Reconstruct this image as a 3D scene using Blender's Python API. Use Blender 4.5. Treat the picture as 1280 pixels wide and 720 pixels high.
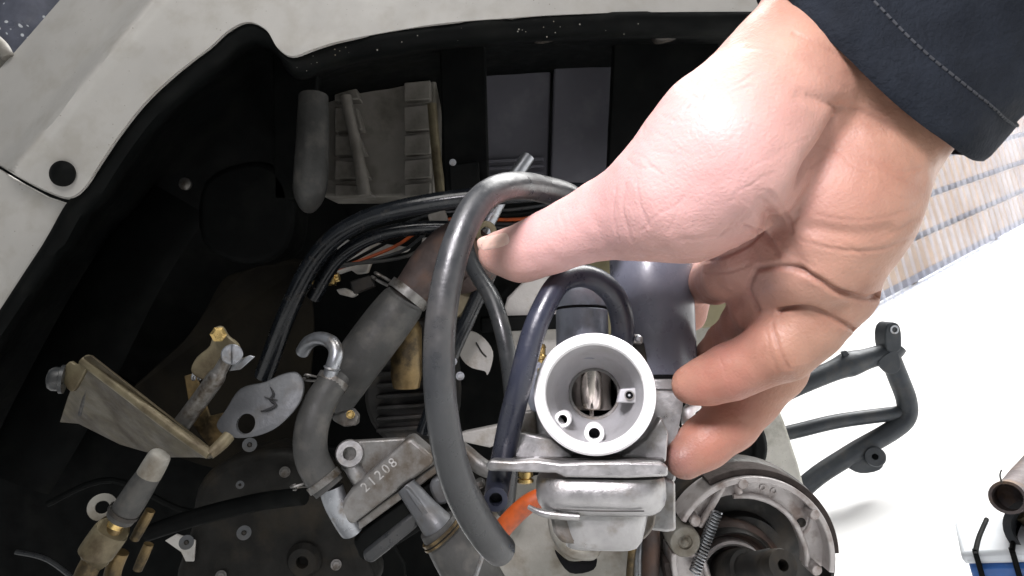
import bpy, bmesh, math, random
import numpy as np
from mathutils import Vector, Matrix, noise

for _o in list(bpy.data.objects):
    bpy.data.objects.remove(_o)
SC = bpy.context.scene
COL = SC.collection
random.seed(7)

# ------------------------------------------------------------------ camera
F = 834.0                                   # focal length in pixels of a 1280 wide picture
ROLL = math.radians(16)                     # the camera is held tilted
CAM = Vector((0, 0, 0.45))
RT = Vector((math.cos(ROLL), 0, -math.sin(ROLL)))
UP = Vector((math.sin(ROLL), 0, math.cos(ROLL)))
FW = Vector((0, 1, 0))
cam = bpy.data.cameras.new('camera')
cam.sensor_fit = 'HORIZONTAL'
cam.angle = 2 * math.atan(640 / F)
cam.clip_start = 0.01
cam.clip_end = 500
camo = bpy.data.objects.new('camera', cam)
COL.objects.link(camo)
camo.matrix_world = Matrix(((RT.x, UP.x, -FW.x, CAM.x), (RT.y, UP.y, -FW.y, CAM.y), (RT.z, UP.z, -FW.z, CAM.z), (0, 0, 0, 1)))
SC.camera = camo

# ------------------------------------------------------------------ light
world = bpy.data.worlds.new('World')
SC.world = world
world.use_nodes = True
wb = world.node_tree.nodes['Background']
wb.inputs[0].default_value = (0.92, 0.96, 1.0, 1)
wb.inputs[1].default_value = 0.17


def area(name, loc, target, size, power, col):
    l = bpy.data.lights.new(name, 'AREA')
    l.shape = 'RECTANGLE'
    l.size, l.size_y = size
    l.energy = power
    l.color = col
    o = bpy.data.objects.new(name, l)
    COL.objects.link(o)
    o.location = loc
    o.rotation_euler = (Vector(target) - Vector(loc)).to_track_quat('-Z', 'Y').to_euler()
    return o


area('overhead_fill', CAM + RT * -0.18 + UP * 0.66 - FW * 0.02, CAM + RT * 0.05 + FW * 0.3, (0.45, 0.4), 2.7, (1.0, 0.97, 0.94))  # added lamp out of view, brightens the panel and top of the hand
wlamp = area('front_fill', CAM + RT * -0.09 + UP * 0.25 - FW * 0.07, CAM + RT * 0.05 + FW * 0.25 - UP * .03, (0.12, 0.10), 0.52, (1.0, 0.95, 1.0))  # added camera-side lamp that brightens the carburetor and palm
wlamp.data.spread = math.radians(66)
area('ground_fill', (3.2, 3.2, 3.4), (2.0, 2.2, 0), (4.5, 4.5), 1000.0, (1.0, 0.99, 0.97))  # added unseen lamp, overexposes the pale ground

SC.view_settings.view_transform = 'Standard'
SC.view_settings.look = 'None'
SC.view_settings.exposure = 0.0
SC.view_settings.gamma = 1.0
SC.render.engine = 'CYCLES'
SC.cycles.use_denoising = True
SC.cycles.max_bounces = 8
SC.cycles.transparent_max_bounces = 16


# ------------------------------------------------------------------ pixel helpers
def VV(px, py, d):
    """view coordinates: right, depth, up"""
    return Vector(((px - 640) * d / F, d, (360 - py) * d / F))


def W(v):
    return CAM + RT * v[0] + FW * v[1] + UP * v[2]


def P(px, py, d):
    return W(VV(px, py, d))


def G(px, py):
    """where the sight line meets the ground"""
    r = P(px, py, 1.0) - CAM
    return CAM + r * (-CAM.z / r.z)


# ------------------------------------------------------------------ materials
def M(name, col, rough=.5, metal=0., var=.15, scale=60., bump=.15, bscale=250., dirt=None, dscale=40., damt=.5, sss=0., spec=.5, coat=0., speck=None, spscale=400., spamt=.12, rvar=.12, scratch=0.):
    m = bpy.data.materials.new(name)
    m.use_nodes = True
    nt = m.node_tree
    N, L = nt.nodes, nt.links
    b = N['Principled BSDF']
    tc = N.new('ShaderNodeTexCoord')

    def noise_tex(sc, det=5, w=0.):
        n = N.new('ShaderNodeTexNoise')
        n.inputs['Scale'].default_value = sc
        n.inputs['Detail'].default_value = det
        n.inputs['Roughness'].default_value = .6
        L.new(tc.outputs['Object'], n.inputs['Vector'])
        return n

    def ramp(src, a, c, ca=(0, 0, 0, 1), cb=(1, 1, 1, 1)):
        r = N.new('ShaderNodeValToRGB')
        r.color_ramp.elements[0].position = a
        r.color_ramp.elements[1].position = c
        r.color_ramp.elements[0].color = ca
        r.color_ramp.elements[1].color = cb
        L.new(src, r.inputs[0])
        return r

    def mix(fac, a, c):
        x = N.new('ShaderNodeMix')
        x.data_type = 'RGBA'
        L.new(fac, x.inputs[0])
        for s, v in ((6, a), (7, c)):
            if isinstance(v, tuple):
                x.inputs[s].default_value = (*v[:3], 1)
            else:
                L.new(v, x.inputs[s])
        return x.outputs[2]

    n1 = noise_tex(scale)
    lo = tuple(max(0, c * (1 - var)) for c in col)
    hi = tuple(min(1, c * (1 + var)) for c in col)
    cur = ramp(n1.outputs[0], .3, .7, (*lo, 1), (*hi, 1)).outputs[0]
    if dirt:
        n2 = noise_tex(dscale, 8)
        t = .72 - .35 * damt
        f = ramp(n2.outputs[0], t - .06, t + .12)
        cur = mix(f.outputs[0], cur, dirt)
    if speck:
        v = N.new('ShaderNodeTexVoronoi')
        v.inputs['Scale'].default_value = spscale
        L.new(tc.outputs['Object'], v.inputs['Vector'])
        n3 = noise_tex(scale * 1.7, 3)
        mth = N.new('ShaderNodeMath')
        mth.operation = 'ADD'
        L.new(v.outputs['Distance'], mth.inputs[0])
        mm = N.new('ShaderNodeMath')
        mm.operation = 'MULTIPLY'
        mm.inputs[1].default_value = .35
        L.new(n3.outputs[0], mm.inputs[0])
        L.new(mm.outputs[0], mth.inputs[1])
        f = ramp(mth.outputs[0], spamt + .14, spamt + .2, (1, 1, 1, 1), (0, 0, 0, 1))
        cur = mix(f.outputs[0], cur, speck)
    L.new(cur, b.inputs['Base Color'])
    b.inputs['Metallic'].default_value = metal
    b.inputs['Specular IOR Level'].default_value = spec
    if coat:
        b.inputs['Coat Weight'].default_value = coat
        b.inputs['Coat Roughness'].default_value = .15
    if sss:
        b.inputs['Subsurface Weight'].default_value = sss
        b.inputs['Subsurface Radius'].default_value = (1.0, .35, .18)
        b.inputs['Subsurface Scale'].default_value = .004
    n4 = noise_tex(scale * 2.3, 6)
    mr = N.new('ShaderNodeMapRange')
    mr.inputs[1].default_value = .3
    mr.inputs[2].default_value = .7
    mr.inputs[3].default_value = max(.03, rough - rvar)
    mr.inputs[4].default_value = min(1, rough + rvar)
    L.new(n4.outputs[0], mr.inputs[0])
    L.new(mr.outputs[0], b.inputs['Roughness'])
    if bump:
        nb = noise_tex(bscale, 4)
        bp = N.new('ShaderNodeBump')
        bp.inputs['Strength'].default_value = bump
        bp.inputs['Distance'].default_value = .001
        L.new(nb.outputs[0], bp.inputs['Height'])
        L.new(bp.outputs[0], b.inputs['Normal'])
    return m


m_panel = M('white_panel_plastic', (.50, .485, .46), .45, var=.06, scale=22, bump=.08, bscale=120, dirt=(.44, .42, .385), dscale=40, damt=.5, speck=(.26, .23, .20), spscale=190, spamt=.045)
m_black = M('black_plastic', (.0030, .0036, .0036), .62, var=.4, scale=30, bump=.2, bscale=180, spec=.10, dirt=(.007, .0075, .0066), dscale=25, damt=.45)
m_blackg = M('gloss_black_paint', (.010, .012, .015), .22, var=.3, scale=40, bump=.1, bscale=120, spec=.6, dirt=(.05, .045, .04), dscale=70, damt=.25)
m_flap = M('brown_mud_flap', (.012, .0105, .008), .85, var=.4, scale=18, bump=.25, bscale=90, spec=.12, dirt=(.020, .017, .012), dscale=20, damt=.6)
m_rub = M('grey_rubber', (.052, .052, .050), .52, var=.25, scale=60, bump=.25, bscale=300, spec=.4, dirt=(.095, .09, .082), dscale=55, damt=.45)
m_hose = M('black_rubber_hose', (.024, .026, .028), .34, var=.15, scale=80, bump=.1, bscale=500, spec=.6, dirt=(.048, .047, .046), dscale=45, damt=.35)
m_hose2 = M('navy_rubber_hose', (.022, .025, .040), .33, var=.15, scale=80, bump=.1, bscale=500, spec=.55, dirt=(.05, .05, .06), dscale=60, damt=.3)
m_alu = M('cast_aluminium', (.38, .375, .375), .38, .75, var=.15, scale=90, bump=.14, bscale=900, dirt=(.20, .18, .15), dscale=60, damt=.38)
m_alud = M('stained_cast_aluminium', (.235, .23, .222), .45, .55, var=.2, scale=70, bump=.3, bscale=500, dirt=(.12, .10, .08), dscale=45, damt=.55)
m_rim = M('machined_aluminium', (.90, .90, .90), .45, .1, var=.04, scale=120, bump=.05, bscale=900, dirt=(.6, .58, .55), dscale=90, damt=.2)
m_bell = M('bead_blasted_aluminium', (.43, .43, .44), .5, .35, var=.06, scale=70, bump=.12, bscale=1200, dirt=(.34, .33, .32), dscale=50, damt=.35)
m_chrome = M('polished_chrome', (.66, .60, .54), .14, .95, var=.06, scale=120, bump=.03, bscale=500, rvar=.06)
m_steel = M('zinc_steel', (.36, .375, .40), .36, .85, var=.15, scale=90, bump=.12, bscale=500, dirt=(.16, .13, .10), dscale=70, damt=.38)
m_gold = M('yellow_zinc_steel', (.27, .19, .085), .42, .6, var=.25, scale=40, bump=.2, bscale=300, dirt=(.06, .045, .025), dscale=35, damt=.65)
m_cad = M('dull_olive_steel', (.20, .17, .105), .5, .35, var=.25, scale=45, bump=.2, bscale=300, dirt=(.075, .055, .03), dscale=30, damt=.55)
m_brass = M('brass', (.70, .50, .20), .28, 1., var=.1, scale=100, bump=.05)
m_cap = M('blue_grey_plastic', (.125, .132, .165), .32, var=.06, scale=50, bump=.06, bscale=600, spec=.5, dirt=(.135, .14, .17), dscale=90, damt=.2)
m_capm = M('blue_grey_metal', (.30, .32, .38), .40, .5, var=.1, scale=60, bump=.15, bscale=600, dirt=(.18, .18, .19), dscale=50, damt=.35)
m_levg = M('dull_grey_lever', (.115, .12, .127), .5, .4, var=.12, scale=50, bump=.2, bscale=400, dirt=(.09, .085, .08), dscale=50, damt=.45)
m_clamp = M('dirty_spring_steel', (.22, .215, .205), .42, .7, var=.25, scale=90, bump=.15, bscale=400, dirt=(.07, .055, .04), dscale=80, damt=.55)
m_numb = M('worn_raised_number', (.50, .49, .48), .5, .4, var=.3, scale=300, bump=.2, dirt=(.22, .2, .17), dscale=260, damt=.5)
m_grime = M('grimy_dark_casting', (.014, .0135, .012), .6, .2, var=.4, scale=45, bump=.5, bscale=260, spec=.25, dirt=(.030, .025, .018), dscale=30, damt=.5)
m_cadd = M('stained_shaded_steel', (.095, .078, .045), .55, .3, var=.3, scale=30, bump=.2, bscale=300, dirt=(.045, .033, .018), dscale=22, damt=.6)  # stained plating, darkened to paint in the shade below the bracket lip
m_back = M('grey_lilac_panel', (.20, .20, .24), .7, var=.15, scale=5, bump=.1)
m_stitch = M('grey_thread', (.035, .038, .044), .9, var=.2, bump=0)
m_dark = M('oily_dark_metal', (.028, .027, .026), .5, .3, var=.4, scale=50, bump=.3, bscale=200, dirt=(.06, .05, .04), dscale=45, damt=.5)
m_hole = M('recess_shade', (.006, .006, .007), .8, var=.3, bump=0, spec=.1)  # near-black colour paints the shade inside bores and recesses
m_case = M('dusty_cast_case', (.30, .29, .26), .6, .25, var=.15, scale=35, bump=.35, bscale=350, dirt=(.15, .125, .09), dscale=28, damt=.5)
m_shoe = M('brake_shoe_alloy', (.52, .49, .485), .5, .4, var=.1, scale=80, bump=.25, bscale=600, dirt=(.24, .19, .17), dscale=50, damt=.45)
m_lining = M('brake_lining', (.055, .045, .042), .9, var=.3, scale=120, bump=.5, bscale=500, spec=.2)
m_rust = M('rusty_brown_hub', (.075, .055, .050), .6, .3, var=.3, scale=70, bump=.3, bscale=300, dirt=(.12, .07, .05), dscale=40, damt=.5)
m_orange = M('orange_rubber', (.42, .075, .012), .45, var=.2, scale=60, bump=.1, dirt=(.20, .05, .02), dscale=50, damt=.4)
m_beige = M('beige_plastic', (.25, .235, .21), .55, var=.15, scale=25, bump=.15, dirt=(.13, .12, .10), dscale=22, damt=.5)
m_lilac = M('lilac_grey_plastic', (.11, .11, .13), .55, var=.08, scale=25, bump=.1, dirt=(.15, .15, .17), dscale=22, damt=.4)
m_white = M('dusty_white_casting', (.56, .54, .51), .6, .0, var=.1, scale=60, bump=.3, bscale=300, dirt=(.33, .29, .23), dscale=50, damt=.4, speck=(.14, .12, .10), spscale=500, spamt=.02)
m_conc = M('speckled_concrete', (.52, .51, .46), .9, var=.12, scale=40, bump=.6, bscale=400, dirt=(.26, .25, .21), dscale=22, damt=.45, speck=(.12, .12, .10), spscale=420, spamt=.10, spec=.2)
m_olive = M('olive_fibre_board', (.24, .215, .125), .7, var=.12, scale=30, bump=.2, dirt=(.16, .14, .07), dscale=25, damt=.4)
m_ground = M('pale_yard_concrete', (.80, .80, .80), .85, var=.05, scale=6, bump=.2, bscale=60, spec=.2)
m_frame = M('dark_blue_steel_paint', (.04, .046, .053), .5, .2, var=.25, scale=40, bump=.3, bscale=220, dirt=(.07, .07, .068), dscale=45, damt=.4)
m_wood = M('weathered_board', (.34, .225, .135), .8, var=.2, scale=9, bump=.3, bscale=60, dirt=(.26, .175, .11), dscale=6, damt=.5)
m_blue = M('blue_plastic', (.03, .13, .42), .4, var=.2, scale=30, bump=.1, dirt=(.30, .36, .45), dscale=22, damt=.35)
m_bwhite = M('pale_lid', (.72, .76, .80), .45, var=.08, scale=20, bump=.05)
m_sleeve = M('navy_sleeve_cloth', (.012, .015, .021), .9, var=.3, scale=60, bump=.8, bscale=700, spec=.15)
m_tarp = M('sparkle_painted_sheet', (.17, .18, .23), .35, var=.35, scale=22, bump=.4, bscale=60, speck=(.9, .92, .97), spscale=75, spamt=.2)  # glints of the wet sheet painted into its colour as white flecks
m_mark = M('pale_number_paint', (.62, .62, .63), .6, var=.1, bump=0)
m_ink = M('black_ink', (.012, .012, .014), .6, var=.1, bump=0)


def skin_material():
    m = M('skin', (.37, .205, .140), .50, var=.14, scale=45, bump=.22, bscale=900, sss=.18, spec=.38, dirt=(.29, .145, .095), dscale=34, damt=.5)
    nt = m.node_tree
    N, L = nt.nodes, nt.links
    b = N['Principled BSDF']
    src = b.inputs['Base Color'].links[0].from_socket
    bn = [n for n in N if n.type == 'BUMP'][0]
    tc = [n for n in N if n.type == 'TEX_COORD'][0]
    wv = N.new('ShaderNodeTexVoronoi')
    wv.feature = 'DISTANCE_TO_EDGE'
    wv.inputs['Scale'].default_value = 620
    wv.inputs['Randomness'].default_value = 1
    L.new(tc.outputs['Object'], wv.inputs['Vector'])
    b2 = N.new('ShaderNodeBump')
    b2.inputs['Strength'].default_value = .17
    b2.inputs['Distance'].default_value = .0008
    L.new(wv.outputs['Distance'], b2.inputs['Height'])
    L.new(bn.outputs[0], b2.inputs['Normal'])
    L.new(b2.outputs[0], b.inputs['Normal'])
    for attr, col in (('crease', (.20, .075, .05)), ('grime', (.115, .075, .075)), ('ruddy', (.36, .145, .105)), ('lit_flush', (.56, .335, .325))):
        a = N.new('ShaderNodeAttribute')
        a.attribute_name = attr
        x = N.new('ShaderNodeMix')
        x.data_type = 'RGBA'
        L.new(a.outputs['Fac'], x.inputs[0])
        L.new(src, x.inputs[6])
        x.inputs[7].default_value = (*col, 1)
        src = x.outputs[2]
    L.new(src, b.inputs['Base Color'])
    return m


m_skin = skin_material()
m_nail = M('thumb_nail', (.60, .40, .34), .35, var=.08, scale=80, bump=.05, sss=.15, dirt=(.42, .30, .25), dscale=120, damt=.4)


def sheet_material():
    m = bpy.data.materials.new('clear_corrugated_plastic')
    m.use_nodes = True
    nt = m.node_tree
    N, L = nt.nodes, nt.links
    b = N['Principled BSDF']
    b.inputs['Base Color'].default_value = (.78, .80, .86, 1)
    b.inputs['Roughness'].default_value = .25
    t = N.new('ShaderNodeBsdfTransparent')
    t.inputs[0].default_value = (.90, .92, .97, 1)
    mx = N.new('ShaderNodeMixShader')
    tc = N.new('ShaderNodeTexCoord')
    n = N.new('ShaderNodeTexNoise')
    n.inputs['Scale'].default_value = 5
    n.inputs['Detail'].default_value = 6
    L.new(tc.outputs['Object'], n.inputs['Vector'])
    mr = N.new('ShaderNodeMapRange')
    mr.inputs[1].default_value = .3
    mr.inputs[2].default_value = .7
    mr.inputs[3].default_value = .92
    mr.inputs[4].default_value = .74
    L.new(n.outputs[0], mr.inputs[0])
    L.new(mr.outputs[0], mx.inputs[0])
    L.new(b.outputs[0], mx.inputs[1])
    L.new(t.outputs[0], mx.inputs[2])
    L.new(mx.outputs[0], N['Material Output'].inputs[0])
    return m


m_sheet = sheet_material()


# ------------------------------------------------------------------ object helpers
ORIG = {}


def empty(name, loc):
    o = bpy.data.objects.new(name, None)
    o.empty_display_size = .02
    COL.objects.link(o)
    o.location = loc
    ORIG[o] = Vector(loc)
    return o


def tag(o, label=None, cat=None, group=None, kind=None):
    for k, v in (('label', label), ('category', cat), ('group', group), ('kind', kind)):
        if v:
            o[k] = v
    return o


def obj(name, geoms, mat, parent=None, smooth=40, bevel=0., label=None, kind=None, seg=2):
    if isinstance(geoms, tuple):
        geoms = [geoms]
    vs, fs = [], []
    for g in geoms:
        k = len(vs)
        vs += [Vector(v) for v in g[0]]
        fs += [tuple(i + k for i in f) for f in g[1]]
    lo = Vector((min(v[i] for v in vs) for i in range(3)))
    hi = Vector((max(v[i] for v in vs) for i in range(3)))
    c = (lo + hi) / 2
    me = bpy.data.meshes.new(name)
    me.from_pydata([v - c for v in vs], [], fs)
    me.validate()
    bm = bmesh.new()
    bm.from_mesh(me)
    bmesh.ops.recalc_face_normals(bm, faces=bm.faces)
    bm.to_mesh(me)
    bm.free()
    if smooth:
        me.polygons.foreach_set('use_smooth', [True] * len(me.polygons))
        me.set_sharp_from_angle(angle=math.radians(smooth))
    me.materials.append(mat)
    o = bpy.data.objects.new(name, me)
    COL.objects.link(o)
    ORIG[o] = c
    if parent:
        o.parent = parent
        o.location = c - ORIG[parent]
    else:
        o.location = c
    if bevel:
        md = o.modifiers.new('bevel', 'BEVEL')
        md.width = bevel
        md.segments = seg
        md.limit_method = 'ANGLE'
        md.angle_limit = math.radians(35)
        md.harden_normals = False
    if label:
        o['label'] = label
    if kind:
        o['kind'] = kind
    return o


def cut(o, geoms):
    """take a shape out of an object"""
    t = obj('cutter', geoms, m_hole)
    md = o.modifiers.new('cut', 'BOOLEAN')
    md.object = t
    md.solver = 'EXACT'
    wl = ORIG[o].copy()
    par = o.parent
    o.parent = None
    o.location = wl
    bpy.context.view_layer.update()
    ev = o.evaluated_get(bpy.context.evaluated_depsgraph_get())
    me = bpy.data.meshes.new_from_object(ev)
    o.modifiers.clear()
    o.data = me
    me.polygons.foreach_set('use_smooth', [True] * len(me.polygons))
    me.set_sharp_from_angle(angle=math.radians(35))
    bpy.data.objects.remove(t)
    if par:
        o.parent = par
        o.location = wl - ORIG[par]


def catmull(pts, sub):
    out = []
    n = len(pts)
    A = [np.array(p, float) for p in pts]
    for i in range(n - 1):
        p0, p1, p2, p3 = A[max(i - 1, 0)], A[i], A[i + 1], A[min(i + 2, n - 1)]
        for s in range(sub):
            t = s / sub
            out.append(.5 * ((2 * p1) + (-p0 + p2) * t + (2 * p0 - 5 * p1 + 4 * p2 - p3) * t * t + (-p0 + 3 * p1 - 3 * p2 + p3) * t ** 3))
    out.append(A[-1])
    return out


def sweep(pts, rad, n=14, sub=6, cap=True, hollow=None, flat=1., flatdir=None):
    """a tube through world points; rad per point; hollow = wall share: open bored ends; flat squashes it along flatdir"""
    q = [(*p, r) for p, r in zip(pts, rad)]
    if len(pts) > 2:
        q = catmull(q, sub)
    C = [Vector(x[:3]) for x in q]
    R = [float(x[3]) for x in q]
    vs, fs = [], []
    prev = None
    rings = []
    for i, c in enumerate(C):
        t = (C[min(i + 1, len(C) - 1)] - C[max(i - 1, 0)]).normalized()
        if prev is None:
            a = t.orthogonal().normalized()
            if flatdir is not None:
                a = (Vector(flatdir) - t * t.dot(Vector(flatdir))).normalized()
        else:
            a = (prev - t * t.dot(prev)).normalized()
        prev = a
        b = t.cross(a)
        rings.append((c, a, b, R[i], t))

    def ring(c, a, b, r):
        k = len(vs)
        for j in range(n):
            w = 2 * math.pi * j / n
            vs.append(c + a * (math.cos(w) * r * flat) + b * (math.sin(w) * r))
        return k

    ks = [ring(c, a, b, r) for c, a, b, r, t in rings]
    seq = list(ks)
    if hollow:
        for end in (0, -1):
            c, a, b, r, t = rings[end]
            s = t if end == 0 else -t
            k1 = ring(c, a, b, r * hollow)
            k2 = ring(c + s * r * 2.0, a, b, r * hollow)
            if end == 0:
                seq = [k2, k1] + seq
            else:
                seq = seq + [k1, k2]
    for u, v in zip(seq[:-1], seq[1:]):
        for j in range(n):
            fs.append((u + j, u + (j + 1) % n, v + (j + 1) % n, v + j))
    if cap:
        fs.append(tuple(seq[0] + j for j in range(n))[::-1])
        fs.append(tuple(seq[-1] + j for j in range(n)))
    return vs, fs


def T(pp, n=14, sub=6, **k):
    """tube through (px, py, depth, radius in px)"""
    return sweep([P(a, b, d) for a, b, d, r in pp], [r * d / F for a, b, d, r in pp], n, sub, **k)


def lathe(org, axis, prof, n=32, closed=False):
    """prof: (radius, height along axis)"""
    axis = Vector(axis).normalized()
    a = axis.orthogonal().normalized()
    b = axis.cross(a)
    org = Vector(org)
    vs, fs, ks = [], [], []
    for r, h in prof:
        if r <= 1e-9:
            ks.append((len(vs), 1))
            vs.append(org + axis * h)
        else:
            ks.append((len(vs), n))
            for j in range(n):
                w = 2 * math.pi * j / n
                vs.append(org + axis * h + a * (math.cos(w) * r) + b * (math.sin(w) * r))
    seq = list(zip(ks[:-1], ks[1:]))
    if closed:
        seq.append((ks[-1], ks[0]))
    for (u, nu), (v, nv) in seq:
        for j in range(n):
            if nu == 1 and nv == 1:
                continue
            if nu == 1:
                fs.append((u, v + j, v + (j + 1) % n))
            elif nv == 1:
                fs.append((u + j, v, u + (j + 1) % n))
            else:
                fs.append((u + j, v + j, v + (j + 1) % n, u + (j + 1) % n))
    return vs, fs


def plate(poly, d, th, dirv=None):
    """outline in pixels at depth d (number or function of px, py), extruded away by th metres"""
    dirv = Vector(dirv) if dirv is not None else FW
    fr = [P(x, y, d(x, y) if callable(d) else d) for x, y in poly]
    n = len(fr)
    vs = fr + [v + dirv * th for v in fr]
    fs = [tuple(range(n)), tuple(range(2 * n - 1, n - 1, -1))]
    for i in range(n):
        j = (i + 1) % n
        fs.append((i, i + n, j + n, j))
    return vs, fs


def smoothpoly(poly, sub=4):
    q = poly + poly[:3]
    A = catmull([(x, y) for x, y in [poly[-1]] + q], sub)
    A = A[sub:sub * (len(poly) + 1)]
    return [(float(a), float(b)) for a, b in A]


def loft(rows):
    """grid surface through rows of world points"""
    vs, fs = [], []
    n = len(rows[0])
    for r in rows:
        vs += r
    for i in range(len(rows) - 1):
        for j in range(n - 1):
            a = i * n + j
            fs.append((a, a + 1, a + n + 1, a + n))
    return vs, fs


def solid(g, vec):
    """give a loft thickness along vec"""
    vs, fs = g
    n = len(vs)
    V2 = list(vs) + [Vector(v) + vec for v in vs]
    F2 = list(fs) + [tuple(i + n for i in f[::-1]) for f in fs]
    cnt = {}
    for f in fs:
        for i in range(len(f)):
            e = (f[i], f[(i + 1) % len(f)])
            cnt[e] = 1
    for (a, b) in list(cnt):
        if (b, a) not in cnt:
            F2.append((a, b, b + n, a + n))
    return V2, F2


def box(c, ax, ay, az):
    """box from centre and three half vectors"""
    c, ax, ay, az = map(Vector, (c, ax, ay, az))
    vs = [c + ax * i + ay * j + az * k for i in (-1, 1) for j in (-1, 1) for k in (-1, 1)]
    return vs, [(0, 1, 3, 2), (4, 6, 7, 5), (0, 4, 5, 1), (2, 3, 7, 6), (0, 2, 6, 4), (1, 5, 7, 3)]


def ray(px, py):
    return (P(px, py, 1) - CAM).normalized()


def bolt(px, py, d, rpx, parent, mat=None, name='bolt', axis=None, hexa=True, h=.8):
    """hexagon head with washer, facing the camera"""
    ax = Vector(axis) if axis is not None else -ray(px, py)
    r = rpx * d / F
    c = P(px, py, d)
    mat = mat or m_steel
    w = obj('washer', lathe(c, ax, [(0, -r * .3), (r * 1.35, -r * .3), (r * 1.35, 0), (0, 0)], 24), mat, None, bevel=r * .06)
    g = lathe(c, ax, [(0, 0), (r, 0), (r, r * h * .8), (r * .8, r * h), (0, r * h)], 6 if hexa else 24)
    o = obj(name, g, mat, parent, smooth=25)
    w.parent = o
    w.location = ORIG[w] - ORIG[o]
    return o


def loopclamp(px, py, d, rpx, ax, parent, mat=None, ears=True, name='hose_clamp', earoff=(-1, 0), w=.22):
    """spring band round a hose, with two wire ears"""
    c = P(px, py, d)
    ax = Vector(ax).normalized()
    r = rpx * d / F
    g = [lathe(c, ax, [(r * 1.0, -r * w), (r * 1.08, -r * w), (r * 1.08, r * w), (r * 1.0, r * w)], 28, True)]
    if ears:
        e = (RT * earoff[0] + UP * earoff[1]).normalized()
        s = ax.cross(e).normalized()
        for k in (-1, 1):
            base = c + e * r * 1.02 + ax * (k * r * .12)
            pts = [base, base + e * r * .35 + s * k * r * .2, base + e * r * .75 + s * k * r * .28, base + e * r * .9, base + e * r * .7 - s * k * r * .18]
            g.append(sweep(pts, [r * .08] * 5, 8, 4))
    return obj(name, g, m_clamp if mat in (None, m_steel) else mat, parent)


# ================================================================== the setting
g_sz = 60
ground = obj('ground', ([(-g_sz, -g_sz, 0), (g_sz, -g_sz, 0), (g_sz, g_sz, 0), (-g_sz, g_sz, 0)], [(0, 1, 2, 3)]), m_ground, smooth=0)
tag(ground, 'pale glaring concrete yard ground', 'ground', kind='structure')

# clear corrugated sheet wall with boards behind it, standing on the yard
A, B = G(1085, 402), G(1290, 285)
wd = (B - A)
wd.z = 0
wl_ = wd.length
wd.normalize()
A0, B0 = A - wd * .9, B + wd * 1.4
wn = Vector((-wd.y, wd.x, 0))
if wn.y < 0:
    wn = -wn
wall = empty('corrugated_wall', (A0 + B0) / 2)
tag(wall, 'clear corrugated plastic wall with pale boards behind it, at the edge of the yard', 'wall')
L_ = (B0 - A0).length
ncol = int(L_ / .008)
vs, fs = [], []
for i in range(ncol + 1):
    s = L_ * i / ncol
    off = .013 * math.sin(2 * math.pi * s / .076)
    for z in (.012, 2.3):
        vs.append(A0 + wd * s + wn * off + Vector((0, 0, z)))
for i in range(ncol):
    fs.append((2 * i, 2 * i + 2, 2 * i + 3, 2 * i + 1))
obj('corrugated_sheet', (vs, fs), m_sheet, wall, smooth=80)
z = .05
first = None
for k in range(14):
    c = (A0 + B0) / 2 + wn * .075 + Vector((0, 0, z + .06))
    if first is None:
        first = obj('board', box(c, wd * (L_ / 2), wn * .012, Vector((0, 0, .062))), m_wood, wall, smooth=0, bevel=.003)
    else:
        o = first.copy()
        COL.objects.link(o)
        o.location = c - ORIG[wall]
        o.rotation_euler = (0, 0, 0)
    z += .152
obj('backing_panel', box((A0 + B0) / 2 + wn * .094 + Vector((0, 0, 1.1)), wd * (L_ / 2), wn * .004, Vector((0, 0, 1.09))), m_back, wall, smooth=0)
for k in range(4):
    c = A0 + wd * (L_ * (k + .5) / 4) + wn * .135 + Vector((0, 0, 1.12))
    obj('post', box(c, wd * .03, wn * .03, Vector((0, 0, 1.12))), m_wood, wall, smooth=0, bevel=.003)

# speckled concrete pillar behind the scooter
dS = .80
def vert_down(p, d, zz):
    """drop a point straight down in the world to height zz"""
    q = P(p[0], p[1], d)
    return Vector((q.x, q.y, zz))
pr = P(940, 402, dS)
pl = P(840, 402, dS)
bs = [Vector((pl.x, pl.y, 0)), Vector((pr.x + .012, pr.y, 0))]
tp = [Vector((pl.x, pl.y, pl.z)), Vector((pr.x, pr.y, pr.z))]
rows = []
for t in np.linspace(0, 1, 14):
    a = bs[0].lerp(tp[0], t)
    b = bs[1].lerp(tp[1], t)
    b = b + RT * (.0025 * noise.noise((t * 9, 1, 3)))
    rows.append([a.lerp(b, s) for s in np.linspace(0, 1, 6)])
pil = obj('concrete_pillar', solid(loft(rows), FW * .11), m_conc, smooth=30, bevel=.004)
tag(pil, 'speckled grey concrete pillar behind the brake hub', 'pillar')

# ================================================================== the scooter
sc = empty('motor_scooter', Vector((P(600, 400, .6).x, .6, 0)))
tag(sc, 'stripped white scooter with open engine bay, hoses and bare rear brake shoes', 'scooter')

RIM = [(-60, 168), (-30, 190), (0, 206), (30, 224), (62, 240), (88, 247), (107, 233), (125, 205), (150, 168), (180, 130), (220, 92), (262, 60), (285, 39), (310, 28), (333, 38), (347, 60), (365, 71), (395, 61), (430, 51), (500, 38), (560, 29), (640, 23), (700, 19), (800, 16), (950, 15), (1100, 14), (1240, 12)]
OUT = [(-140, 240), (-110, 205), (-80, 175), (-50, 142), (-22, 111), (5, 80), (28, 54), (48, 31), (75, 0), (105, -34), (140, -74), (180, -120), (205, -140), (230, -150), (255, -155), (275, -158), (300, -160), (340, -160), (380, -160), (450, -160), (520, -160), (610, -160), (680, -160), (790, -160), (950, -160), (1100, -160), (1240, -160)]


def dpanel(x, y):
    # ridge line (190,0) -> (20,205); panel falls away beyond it
    nx, ny = -.770, -.638
    s = (x - 190) * nx + y * ny
    d = .475 + .00012 * max(0, 60 - y)
    if s > 0:
        d += min(s, 18) * .0009 + max(0, s - 18) * .00042
    d -= .004 * math.exp(-(s / 9) ** 2)
    return d


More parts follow.
